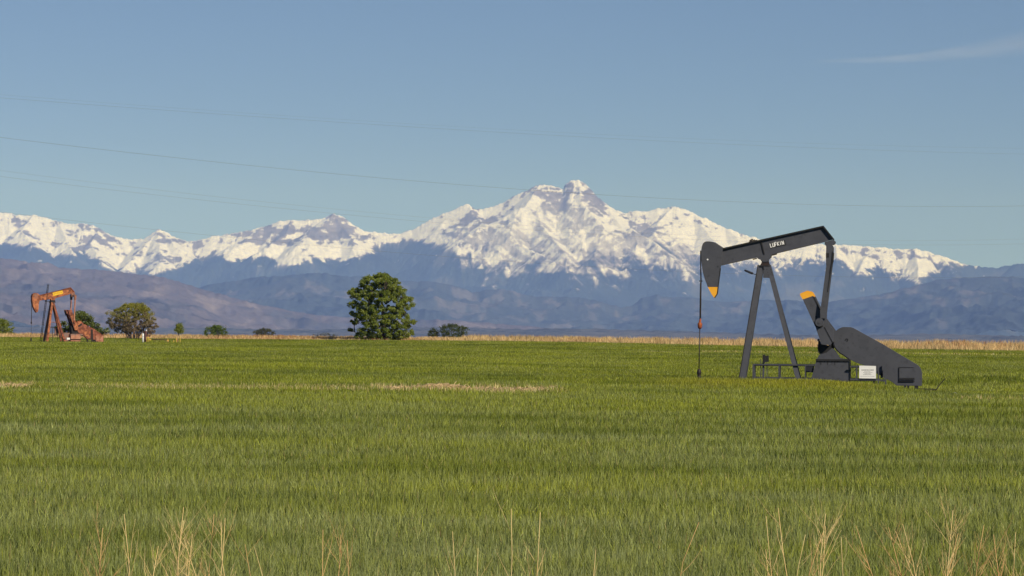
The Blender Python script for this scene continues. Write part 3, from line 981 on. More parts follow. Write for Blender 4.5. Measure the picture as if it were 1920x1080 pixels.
    for (a, b) in ((1438, 505.5), (1445.2, 505.5), (1439.5, 510.3), (1446.5, 510.3), (1440.5, 515.5), (1448, 515.5), (1441.5, 520.2), (1449.5, 520.5)):
        q = F(a, b, -0.36); bo.disc(q[0], q[1], -0.372, -0.355, 0.022, 8)
    bo.build('bolt', K, gp)
    bo = MB(); line_box(bo, F(1430.5, 498.3, -0.36), F(1432.5, 506, -0.36), 0.05, -0.37, -0.30); line_box(bo, F(1425, 498.6, -.36), F(1444, 498.6, -.36), .05, -.38, .30)
    bo.build('cap_shim', K, gp)
    a, b, c = F(1395.5, 506.6, -0.4), F(1412.5, 513, -0.4), F(1423, 516.5, -0.35)
    arm = MB().tube([(b[0] - .05, -0.4, b[1]), (c[0], -0.3, c[1])], 0.02)
    arm.build('bracket', K, MB().tube([(a[0], -0.4, a[1]), (a[0] + 0.06, -0.4, a[1] - 0.02), (b[0] - 0.05, -0.4, b[1] + 0.01), (b[0], -0.4, b[1])], [0.03, 0.055, 0.06, 0.03], 10).build('yard_lamp', M['navy'], R))
    # equaliser and pitman arms -----------------------------------------
    eq = MB()
    eq.prism(P([(1546.5, 454), (1563, 449.6), (1567, 453.5), (1564.5, 459), (1549, 461), (1546.3, 458)]), -0.30, 0.30)
    a = F(1556, 458); eq.bar((a[0], -1.28, a[1] - 0.12), (a[0], 1.28, a[1] - 0.12), 0.26, 0.22)
    eq.prism(P([(1562, 453), (1567.6, 454), (1566, 457.5), (1562, 457)]), -0.2, 0.2)
    eqo = eq.build('equalizer', G, R)
    for sgn in (-1, 1):
        y0 = 1.20 * sgn
        s = 0.10
        # measured on the near side; the far arm is its mirror image
        pt = [F(1549.2, 461, -1.2), F(1562.5, 461, -1.2), F(1562.0, 482, -1.2), F(1549.5, 585, -1.2), F(1549.0, 597, -1.2), F(1538.0, 597, -1.2), F(1537.8, 585, -1.2), F(1549.0, 500, -1.2), F(1548.6, 480, -1.2)]
        pm = MB().prism(pt, y0 - s, y0 + s).build('pitman_arm', G, R)
        d = MB()
        yy = y0 + (s + 0.008) * (-1 if sgn < 0 else -1)
        line_box(d, F(1558.5, 500, -1.2), F(1551.5, 548, -1.2), 0.05, yy - 0.01, yy + 0.02)
        line_box(d, F(1551.6, 474.5, -1.2), F(1551.6, 483, -1.2), 0.17, yy - 0.012, yy + 0.022)
        line_box(d, F(1562.0, 472, -1.2), F(1560.6, 489, -1.2), 0.07, yy - 0.03, yy + 0.022)
        line_box(d, F(1560.6, 489, -1.2), F(1556.5, 512, -1.2), 0.05, yy - 0.03, yy + 0.022)
        d.build('arm_black_strip', K, pm)  # raised black strips on the face of the arm
        # wrist pin bearing
        c = F(1536.3, 604.5, -1.3)
        wp = MB().disc(c[0], c[1], y0 - 0.16, y0 + 0.12, 0.215, 28).build('wrist_pin', G, pm, bevel=0.01)
        MB().disc(c[0] + 0.01, c[1] - 0.015, y0 - 0.175, y0 - 0.155, 0.12, 20).disc(c[0], c[1], y0 - 0.20, y0 - 0.17, 0.06, 16).build('pin_cap', G, wp)
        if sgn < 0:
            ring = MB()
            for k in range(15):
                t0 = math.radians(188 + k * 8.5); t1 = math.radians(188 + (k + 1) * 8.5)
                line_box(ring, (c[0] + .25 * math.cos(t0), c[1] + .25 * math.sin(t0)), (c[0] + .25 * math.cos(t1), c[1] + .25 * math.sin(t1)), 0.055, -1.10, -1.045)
            ring.build('pin_shadow', K, wp)  # black crescent drawn as the cast shadow of the wrist pin
    # cranks with yellow tipped counterweights ----------------------------
    for sgn in (-1, 1):
        yc = 0.88 * sgn
        cr = [(1505.3, 561.5), (1524.5, 554.8), (1541.5, 591), (1562.5, 619), (1563.0, 640), (1557.5, 646.5), (1548, 647), (1540.0, 645.5), (1529.5, 614)]
        dx = 0.0 if sgn < 0 else 0.10
        sh = lambda pts: [(q[0] + dx, q[1]) for q in P(pts, -0.88)]
        c = MB().prism(sh(cr), yc - 0.16, yc + 0.16).build('crank_arm', G, R)
        MB().prism(sh([(1505.3, 561.5), (1500.2, 553.5), (1500.8, 550.2), (1512.5, 545.4), (1516.5, 545.2), (1520.5, 547.8), (1524.5, 554.8)]), yc - 0.16, yc + 0.16).build('crank_tip', M['yellow'], c)
        e = MB()
        line_box(e, F(1525, 556, -.88), F(1537.0, 581, -.88), 0.05, yc - 0.175, yc + 0.05)
        line_box(e, F(1546, 613.5, -.88), F(1561.5, 642.5, -.88), 0.045, yc - 0.18, yc + 0.05)
        q = F(1530.6, 594, -.88)
        e.disc(q[0], q[1], yc - 0.172, yc - 0.1, 0.045, 10)
        e.build('crank_black_strip', K, c)  # raised black strips and a disc on the crank
    # gear reducer ----------------------------------------------------------
    MB().prism(P([(1534.5, 635), (1541, 645), (1553, 648), (1563, 641), (1566, 650), (1560, 658), (1550, 664), (1537, 664.5), (1534, 655)]), -0.60, 0.60).build('gear_reducer', K, R)  # coloured black to stand in for the shade around the reducer
    br = MB()
    for (a, b, r) in ((1535.2, 637.5, .06), (1534.6, 652, .05), (1536.5, 645, .05)):
        q = F(a, b); br.disc(q[0], q[1], -0.66, -0.58, r, 10)
    line_box(br, F(1534.2, 646), F(1534.6, 662), 0.03, -0.68, -0.6)
    br.build('brake_linkage', K, R)
    MB().prism(P([(1532, 673.5), (1536, 665.5), (1550, 661), (1561, 652.5), (1566, 657), (1576, 672), (1592, 673.5)]), -0.66, 0.62).build('gearbox_foot', G, R)
    ped = MB().prism(P([(1530.8, 676.5), (1592.8, 676.5), (1593.8, 724), (1519.0, 720)]), -0.75, 0.70).build('pedestal', G, R)
    MB().prism(P([(1530.2, 673), (1595, 673.5), (1595, 677.2), (1530.2, 676.8)]), -0.82, 0.74).build('pedestal_plate', K, R)
    st_ = MB()
    for a in (1539.3, 1552, 1565.5):
        p, q = F(a, 677.5, -.75), F(a, 683.5, -.75)
        line_box(st_, p, q, 0.02, -0.775, -0.75)
    for a in (1537, 1546, 1560, 1571, 1582):
        p = F(a, 678, -.75); st_.disc(p[0], p[1], -0.78, -0.75, 0.03, 8)
    st_.build('pedestal_bolt', K, ped)
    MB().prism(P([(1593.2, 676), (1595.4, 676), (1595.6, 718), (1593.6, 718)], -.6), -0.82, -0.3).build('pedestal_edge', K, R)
    # belt guard --------------------------------------------------------------
    gd = [(1561.7, 620.3), (1568, 620), (1571, 617.5), (1575, 615), (1579, 613.5), (1583, 613), (1595, 613.3), (1600, 614.8), (1605, 617.5), (1621.7, 626.7),
          (1655, 645), (1688, 665), (1718, 682.5), (1722.5, 685.5), (1726, 690), (1728, 695), (1729, 700), (1728.6, 723.6), (1681.7, 723),
          (1672, 716), (1663, 711), (1643, 700), (1620, 685), (1607, 680.5), (1595, 675), (1583, 666), (1573, 660), (1566.5, 652), (1563.5, 645), (1562.2, 638)]
    bg = MB().prism(P(gd, -0.72), -0.72, -0.40).build('belt_guard', G, R, bevel=0.01)
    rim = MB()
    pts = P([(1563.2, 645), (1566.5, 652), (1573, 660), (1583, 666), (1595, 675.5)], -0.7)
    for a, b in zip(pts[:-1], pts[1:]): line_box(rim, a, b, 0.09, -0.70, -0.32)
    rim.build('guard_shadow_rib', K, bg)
    c = F(1587.5, 637.5, -.72)
    hb = MB()
    for k in range(16):
        t0, t1 = math.radians(k * 22.5), math.radians((k + 1) * 22.5)
        if k in (9, 10, 11): continue
        line_box(hb, (c[0] + .065 * math.cos(t0), c[1] + .065 * math.sin(t0)), (c[0] + .065 * math.cos(t1), c[1] + .065 * math.sin(t1)), 0.03, -0.75, -0.715)
    hb.build('inspection_port', K, bg)
    bx = MB().prism(P([(1686.2, 690), (1714.3, 690), (1714.3, 708.5), (1686.2, 708.5)], -0.74), -0.765, -0.715).build('access_door', G, bg)
    fr = MB()
    line_box(fr, F(1685.6, 688.9, -.77), F(1713.5, 688.9, -.77), 0.018, -0.775, -0.715)
    line_box(fr, F(1685.6, 689, -.77), F(1685.6, 714.5, -.77), 0.018, -0.775, -0.715)
    line_box(fr, F(1686, 710.4, -.77), F(1714.8, 710.4, -.77), 0.09, -0.774, -0.70)
    line_box(fr, F(1686, 714.7, -.77), F(1714.8, 714.7, -.77), 0.03, -0.80, -0.715)
    fr.build('door_frame', K, bx)
    lg = MB()
    for a, b in ((1695, 1699), (1701, 1705)):
        lg.prism(P([(a, 723), (b, 723), (b, 730), (a, 730)], -.6), -0.7, -0.45)
    lg.prism(P([(1714.5, 723), (1721.5, 723), (1721.5, 738), (1714.5, 738)], -.6), -0.7, -0.45)
    lg.build('guard_foot', K, R)
    # prime mover platform ------------------------------------------------------
    for y in (-1.0, 0.9):
        sk = MB()
        line_box(sk, F(1411.5, 683.6, -1.0), F(1529, 684.6, -1.0), 0.065, y - 0.05, y + 0.05)
        line_box(sk, F(1411.5, 708.2, -1.0), F(1529, 710.2, -1.0), 0.070, y - 0.05, y + 0.05)
        for a, b0, b1, w in ((1412.6, 682.5, 716, .09), (1461, 683.5, 709, .075), (1510, 684, 709.8, .05)):
            line_box(sk, F(a, b0, -1.0), F(a - 0.2, b1, -1.0), w, y - 0.052, y + 0.052)
        line_box(sk, F(1594, 687, -1.0), F(1648, 688, -1.0), 0.06, y - 0.05, y + 0.05)
        line_box(sk, F(1594, 711.3, -1.0), F(1650, 712.3, -1.0), 0.08, y - 0.05, y + 0.05)
        line_box(sk, F(1606.5, 687, -1.0), F(1606, 711, -1.0), 0.07, y - 0.052, y + 0.052)
        for a, b0, b1, w in ((1647.2, 677.5, 722, .065), (1657.5, 684, 716, .045), (1661, 678.5, 724, .07)):
            line_box(sk, F(a, b0, -1.0), F(a - .3, b1, -1.0), w, y - 0.054, y + 0.054)
        line_box(sk, F(1649, 713.3, -1.0), F(1661, 714.2, -1.0), 0.05, y - 0.049, y + 0.049)
        sk.build('side_rail', G, R)
    k = MB()
    line_box(k, F(1412, 685.3, -1.04), F(1528, 686.2, -1.04), 0.03, -1.02, -0.9)
    line_box(k, F(1463.3, 686, -1.04), F(1462.5, 706, -1.04), 0.03, -1.02, -0.9)
    line_box(k, F(1596, 689, -1.04), F(1612, 689.2, -1.04), 0.035, -1.02, -0.9)
    line_box(k, F(1596, 713.4, -1.04), F(1642, 714.2, -1.04), 0.03, -1.02, -0.9)
    line_box(k, F(1600.5, 697.5, -1.04), F(1606, 690, -1.04), 0.025, -1.02, -0.95)
    line_box(k, F(1638.5, 712, -1.04), F(1639, 722, -1.04), 0.08, -1.0, -0.8)
    line_box(k, F(1653.5, 703, -1.04), F(1655, 695, -1.04), 0.05, -0.9, -0.8)
    line_box(k, F(1653, 709, -1.04), F(1654, 700, -1.04), 0.10, -0.9, -0.8)
    k.build('rail_angle_iron', K, R)
    cm = MB(); a, b = F(1411, 709, -1), F(1657, 713, -1)
    for xx in np.linspace(a[0] + .1, b[0] - .1, 7):
        cm.bar((xx, -1.0, a[1] - 0.05), (xx, 0.9, a[1] - 0.05), 0.08, 0.08)
    cm.build('cross_member', G, R)
    MB().prism(P([(1510.5, 685), (1526.5, 685.5), (1525, 698.5), (1510.5, 698)], -.6), -0.62, -0.4).build('panel', M['navy'], R)
    mt = MB().prism(P([(1429.8, 665.3), (1434.5, 665.0), (1434.5, 680.5), (1429.8, 680.5)], -.9), -0.98, -0.66)
    mt.prism(P([(1434.9, 666.8), (1441.3, 666.6), (1441.2, 678.5), (1434.9, 679)], -.9), -0.95, -0.70)
    bxo = mt.build('control_box', K, R)
    ps = MB()
    for a, w, t in ((1426.6, .035, 673), (1431.5, .10, 680), (1436.8, .025, 680), (1439.5, .02, 680)):
        line_box(ps, F(a, t, -.9), F(a - .4, 716, -.9), w, -0.92, -0.84)
    ps.build('box_post', M['grey'], bxo)
    # white notice board
    sg = MB().prism(P([(1611.2, 685.4), (1642.4, 686.2), (1642.5, 709.8), (1610.9, 709.3)], -1.1), -1.12, -1.085).build('notice_board', M['white'], R)
    ink = MB()
    def dash(y, x0, x1, th, gaps):
        r = random.Random(int(y * 10))
        xx = x0
        while xx < x1:
            w = r.uniform(0.8, 2.2)
            line_box(ink, F(xx, y, -1.12), F(min(xx + w, x1), y + 0.02, -1.12), th, -1.124, -1.119)
            xx += w + r.uniform(0.4, gaps)
    dash(693.8, 1615.5, 1638.5, 0.048, 1.1)
    dash(696.6, 1620.5, 1632, 0.018, 0.9); dash(698.6, 1618.5, 1636, 0.02, 0.6)
    dash(700.6, 1621, 1632, 0.02, 0.5); dash(702.5, 1618.5, 1634, 0.02, 0.6)
    dash(705.6, 1613.5, 1640, 0.012, 0.3)
    ink.build('printed_lines', M['ink'], sg, split=False)
    # tail walkway beyond the guard
    tl = MB()
    line_box(tl, F(1722, 731, -.8), F(1755, 731.5, -.8), 0.04, -0.95, -0.88)
    line_box(tl, F(1724, 734, -.8), F(1753, 734.8, -.8), 0.05, -0.98, -0.9)
    line_box(tl, F(1722, 729.5, -.8), F(1751, 730, -.8), 0.04, 0.0, 0.06)
    line_box(tl, F(1753, 734.5, -.8), F(1760, 723.5, -.8), 0.045, -0.95, -0.90)
    line_box(tl, F(1760, 723.5, -.8), F(1771.5, 709.8, -.8), 0.045, -0.95, -0.90)
    line_box(tl, F(1748, 731.5, -.8), F(1756, 730.5, -.8), 0.06, -0.95, -0.5)
    tl.build('tail_rail', M['rust_black'], R)
    # bridle, carrier bar and polished rod ------------------------------------------
    a = F(1314.6, 470); b = F(1313.9, 527); c = F(1312.6, 599)
    ca = MB()
    ca.tube([(a[0] - .03, -0.09, a[1]), (b[0], -0.09, b[1]), (c[0] - 0.01, -0.09, c[1])], 0.022)
    ca.tube([(a[0] - .03, 0.09, a[1]), (b[0] + .02, 0.09, b[1]), (c[0] + .03, 0.09, c[1])], 0.022)
    br = ca.build('bridle_cable', M['rod'], R)
    line_box(MB(), (b[0] - .09, b[1]), (b[0] + .09, b[1]), 0.04, -0.12, 0.12).build('cable_clamp', K, br)
    line_box(MB(), F(1313.8, 530), F(1312.8, 590), 0.075, -0.03, 0.03).build('cable_sleeve', M['rod'], br)
    cb = MB()
    for (px_, py_, r0, r1) in ((1312.6, 598, .035, .09), (1312.5, 604, .09, .09), (1312.3, 607.5, .13, .13), (1312.2, 612, .12, .10)):
        pass
    q = [F(1313.2, 597), F(1312.8, 601), F(1312.5, 605), (F(1312.4, 607)), F(1312.3, 610), F(1312.1, 614), F(1312, 617)]
    cb.tube([(p[0], 0, p[1]) for p in q], [.03, .06, .07, .13, .12, .11, .05], 12)
    cb.build('carrier_bar', M['rust_red'], R)
    a, b = F(1312, 616), F(1310.7, 694)
    MB().tube([(a[0], 0, a[1]), (b[0], 0, b[1])], 0.026).build('polished_rod', M['rod'], R)
    q = [F(1310.8, 691), F(1310.8, 693), F(1310.8, 695), F(1310.7, 701), F(1310.7, 703.5), F(1310.6, 706), F(1310.3, 712), F(1310.0, 726)]
    wh = MB().tube([(p[0], 0, p[1]) for p in q], [.03, .08, .11, .12, .08, .12, .09, .09], 12)
    a, b = F(1310, 708), F(1305.5, 716); wh.tube([(a[0], 0, a[1]), (b[0], -.1, b[1]), (b[0] - .02, -.1, b[1] - .3)], .05, 8)
    wh.build('stuffing_box', M['grease'], R)
    return R


grey_pumpjack()


def rusty_pumpjack():
    D0 = 400.0
    org = at(125, 641, D0); org.z = float(ground_z(org.x, D0))
    yaw = math.radians(30)
    F = Frame(org, yaw)
    R = empty('pumpjack', org, yaw)
    tag(R, 'smaller rusty orange pumpjack with yellow plate on its beam at the far left', 'oil pump')
    RU, RD, RP, RG, K = M['rust'], M['rust_dark'], M['rust_pale'], M['rust_grey'], M['rust_black']
    P = lambda pts, y=0.0: [F(a, b, y) for a, b in pts]
    beam = MB().prism(P([(72.5, 554.5), (131.5, 539.6), (138.5, 547.3), (133, 550.5), (104, 558.5), (95, 560.8), (72.5, 563.8)]), -0.06, 0.06).build('walking_beam', RU, R)
    t = MB(); line_box(t, F(73, 554.2), F(131.8, 539.3), 0.08, -0.17, 0.17); line_box(t, F(131.6, 539.2), F(139, 547.6), 0.07, -0.168, 0.168)
    line_box(t, F(104, 558.6), F(133, 550.6), 0.05, -0.15, 0.15)
    t.build('beam_flange', RD, beam)
    yp = line_box(MB(), F(99.2, 551.8, -.07), F(117.3, 547.0, -.07), 0.50, -0.10, -0.061).build('name_plate', M['sign_yellow'], beam)
    mk = MB(); r = random.Random(4)
    for k in range(8):
        x0 = 101.5 + k * 1.9; y0 = 551.3 - k * 0.50
        line_box(mk, F(x0, y0 + r.uniform(-1, .4), -.1), F(x0 + r.uniform(.1, .9), y0 + r.uniform(.3, 1.2), -.1), 0.07, -0.106, -0.099)
    mk.build('worn_letters', RD, yp, split=False)
    hd = [(61.5, 550.5), (64.5, 549.4), (70, 550.2), (73.5, 553.5), (73.2, 563.5), (71.6, 570), (71.2, 580), (69.5, 585.2), (67.6, 585.6), (64.5, 581), (61, 573), (59.4, 564), (59.6, 555)]
    hh = MB().prism(P(hd), -0.22, 0.22).build('horse_head', RU, R)
    rim = MB(); pts = P([(61.0, 550.8), (59.3, 555), (59.1, 564), (60.7, 573), (64.2, 581), (67.4, 585.9)])
    for a, b in zip(pts[:-1], pts[1:]): line_box(rim, a, b, 0.05, -0.26, 0.26)
    rim.build('head_shade_strip', RD, hh)  # dark strip puts the shade of the unlit front edge into colour
    MB().prism(P([(64, 551.5), (71, 552), (71, 559), (65, 560)], -.22), -0.235, -0.215).build('worn_patch', RG, hh)
    MB().prism(P([(93.5, 560), (103, 558), (101.5, 563), (95.5, 563.5)]), -0.25, 0.25).build('saddle_bearing', RU, R)
    MB().prism(P([(95, 563), (101.5, 562.5), (103, 567.5), (93, 567.5)]), -0.28, 0.28).build('post_cap', K, R)
    apx = F(97.5, 567); 
    for sgn in (-1, 1):
        for (bx, bz, w, mt) in (((84.5, 641), None, .30, RG), ((119.5, 641), None, .26, RD)):
            b = F(bx[0], bx[1], 0)
            MB().bar((apx[0] + (.1 if bx[0] > 100 else -.05), 0.18 * sgn, apx[1]), (b[0], 0.62 * sgn, b[1] - 0.35), 0.20, w, up=(1, 0, 0)).build('leg', mt if bx[0] > 100 else (RU if sgn < 0 else RG), R)
    br = MB()
    for sgn in (-1, 1):
        a, b = F(90.5, 604, 0), F(110, 604, 0)
        br.bar((a[0], .40 * sgn, a[1]), (b[0], .40 * sgn, b[1]), .06, .08)
    a = F(87.5, 622); br.bar((a[0], -.52, a[1]), (a[0], .52, a[1]), .06, .08)
    br.build('leg_brace', RD, R)
    # ladder leaning on the well side of the post
    a, b = F(90.5, 533, 0.1), F(75.5, 645, 0.1)
    ld = MB()
    for yo in (-0.22, 0.22):
        ld.tube([(b[0], .1 + yo, b[1]), (a[0], .1 + yo, a[1])], 0.04, 6)
    for k in range(26):
        t_ = (k + .5) / 26; xx = b[0] + (a[0] - b[0]) * t_; zz = b[1] + (a[1] - b[1]) * t_
        ld.tube([(xx, -.12, zz), (xx, .32, zz)], 0.02, 6)
    lo = ld.build('ladder', K, R)
    st2 = MB(); c, d = F(85.5, 565.5), F(95.5, 566); st2.bar((c[0], .1, c[1]), (d[0], .1, d[1]), .05, .06); 
    c, d = F(86.5, 565), F(87.5, 556.5); st2.bar((c[0], .1, c[1]), (d[0], .1, d[1]), .05, .06)
    st2.build('ladder_stay', K, lo)
    # equaliser
    e = F(136.5, 553)
    eq = MB().bar((e[0], -0.78, e[1] - .15), (e[0], 0.78, e[1] - .15), .24, .22)
    eq.prism(P([(132.5, 550), (138.8, 547.2), (140, 553), (133.5, 557)]), -.2, .2)
    eq.build('equalizer', RG, R)
    for sgn in (-1, 1):
        y = .72 * sgn
        pa = F(141.2, 553, -.72); pb = F(139.0, 601.5, -.72)
        pm = MB()
        p, q = Vector((pa[0], y, pa[1])), Vector((pb[0], y, pb[1]))
        pm.bar(p, q, .13, .15, up=(1, 0, 0))
        pmo = pm.build('pitman_arm', RP, R)
        MB().bar(p + Vector((0, 0, .03)), p + (q - p) * .19, .24, .26, up=(1, 0, 0)).build('arm_head', K if sgn > 0 else RG, pmo)
        c = F(139, 603, -.62)
        MB().disc(c[0], c[1], y - .14, y + .1, .17, 16).build('wrist_pin', RD, pmo)
        # crank: measured on the near side
        cr = [(127.0, 581.5), (133.4, 581.0), (139.5, 598), (146.5, 613), (146, 619), (139.5, 619), (136.2, 610), (131, 595)]
        yc = .50 * sgn
        co_ = MB().prism(P(cr, -.5), yc - .14, yc + .14).build('crank_arm', RU if sgn < 0 else RD, R)
        ed = MB(); line_box(ed, F(127.3, 582, -.5), F(139.2, 619.2, -.5), .06, yc - .15, yc + .15)
        ed.build('crank_shade_edge', K, co_)  # black strip stands in for shade on the crank's left face
        wgt = [(127.2, 581.2), (133.6, 580.8), (136.5, 588.8), (130.0, 592)]
        MB().prism(P(wgt, -.66), yc + (.14 if sgn > 0 else -.30), yc + (.30 if sgn > 0 else -.14)).build('counterweight', RD, co_)
    MB().prism(P([(131, 612), (150, 606), (153, 618), (148, 626), (133, 626)]), -.40, .40).build('gear_reducer', K, R)
    MB().prism(P([(130, 626), (153, 626), (153, 628.5), (130, 628.5)]), -.50, .50).build('gearbox_foot', RG, R)
    pd = MB().prism(P([(133, 628.6), (151, 628.6), (151, 645), (132.5, 645)], -.6), -.6, .5).build('pedestal', RP, R)
    sd = MB(); line_box(sd, F(132.6, 636.3, -.61), F(151.2, 636.5, -.61), .07, -.64, -.59); sd.build('pedestal_seam', RD, pd)
    # belt guard, lower end boxed
    gd = [(142, 614), (143, 606), (147, 601.5), (152, 601.5), (156, 606.5), (166, 611.5), (177, 617), (192.5, 628), (194.3, 631), (194, 642.5), (181, 642.5), (180, 637), (165, 636), (155, 629), (147, 623)]
    bg = MB().prism(P(gd, -.45), -.45, -.12).build('belt_guard', RD, R)
    MB().prism(P([(146, 603), (150.5, 601.8), (152.5, 604), (149.5, 609), (145.5, 610)], -.45), -.48, -.44).build('rust_stain', RU, bg)
    MB().prism(P([(145.5, 611), (152, 606.5), (154.5, 606.5), (153, 610), (147, 613.2)], -.45), -.50, -.44).build('belt_opening', K, bg)
    MB().prism(P([(152, 618), (166, 622), (168, 634), (160, 631)], -.45), -.47, -.44).build('worn_panel', RU, bg)
    dr = MB(); line_box(dr, F(172, 618, -.47), F(173, 640, -.47), .28, -.50, -.44); line_box(dr, F(166, 637.2, -.47), F(178, 637.4, -.47), .06, -.52, -.44)
    dr.build('guard_strap', K, bg)
    bx = MB().prism(P([(179.8, 629.5), (193.3, 629.5), (193.3, 642.0), (179.8, 642.0)], -.5), -.53, -.445).build('end_box', RP, bg)
    bx2 = MB()
    for (a, b) in (((181.5, 631.2), (191, 631.2)), ((181.5, 631.2), (181.5, 639)), ((181.5, 638.9), (190.5, 638.9)), ((186, 631), (185.6, 638)), ((189.5, 631), (187, 636))):
        line_box(bx2, F(*a, -.53), F(*b, -.53), .07, -.545, -.529)
    bx2.build('box_marking', RD, bx)
    ft = MB()
    for a, w in ((163.5, .16), (176, .5), (186, .8)):
        line_box(ft, F(a, 635, -.3), F(a, 646, -.3), w, -.4, -.2)
    ft.build('guard_foot', K, R)
    # skid frame, fence and small boxes
    sk = MB()
    for y in (-.75, .75):
        a, b = F(77, 641, 0), F(180, 641, 0)
        sk.bar((a[0], y, a[1] + .02), (b[0], y, b[1] + .02), .08, .12)
    a, b = F(118, 635.8, -.7), F(165, 636.2, -.7)
    sk.bar((a[0], -.72, a[1]), (b[0], -.72, b[1]), .05, .06)
    sk.build('skid_rail', K, R)
    fn = MB()
    for a in (98.8, 108.3):
        line_box(fn, F(a, 614, .4), F(a, 643, .4), .05, .38, .43)
    for h_ in (614.5, 628.5, 640.5):
        line_box(fn, F(92.5, h_, .4), F(118, h_ + .1, .4), .035, .39, .42)
    line_box(fn, F(95, 613.8, .4), F(108.4, 613.8, .4), .05, .38, .43)
    fn.build('guard_rail', K, R)
    MB().prism(P([(102.5, 614), (107.5, 614), (107.5, 629), (102.5, 629)], .5), .45, .6).build('control_panel', RG, R)
    MB().prism(P([(125.2, 633.2), (130.6, 633.2), (130.8, 636.8), (125, 636.8)], -.8), -.86, -.66).build('white_box', M['white'], R)
    MB().prism(P([(116, 624), (131, 624), (131, 641), (120, 641)], .1), .1, .5).build('belt_cover', RG, R)
    # cable, rod and well head
    a, b, c = F(59.3, 571), F(58.7, 604.5), F(58.3, 635)
    MB().tube([(a[0], -.06, a[1]), (b[0], -.06, b[1])], .022, 6).tube([(a[0], .06, a[1]), (b[0], .06, b[1])], .022, 6).build('bridle_cable', M['rod'], R)
    MB().tube([(b[0], 0, b[1] + .1), (b[0], 0, b[1] + .05), (b[0], 0, b[1] - .15), (b[0], 0, b[1] - .2)], [.04, .09, .09, .04], 8).build('carrier_bar', K, R)
    MB().tube([(b[0], 0, b[1]), (c[0], 0, c[1])], .022, 6).build('polished_rod', M['rod'], R)
    wq = MB().tube([(c[0], 0, c[1] + .15), (c[0], 0, c[1]), (c[0], 0, c[1] - .2), (c[0], 0, c[1] - .8)], [.04, .10, .11, .07], 8)
    wq.tube([(c[0], 0, c[1] - .38), (c[0] + .45, 0, c[1] - .38)], .04, 6)
    wq.build('stuffing_box', K, R)
    return R


rusty_pumpjack()


# ------------------------------------------------------------------ wellhead group to the right of the rusty unit
def gz(x, D): return float(ground_z(x, D))


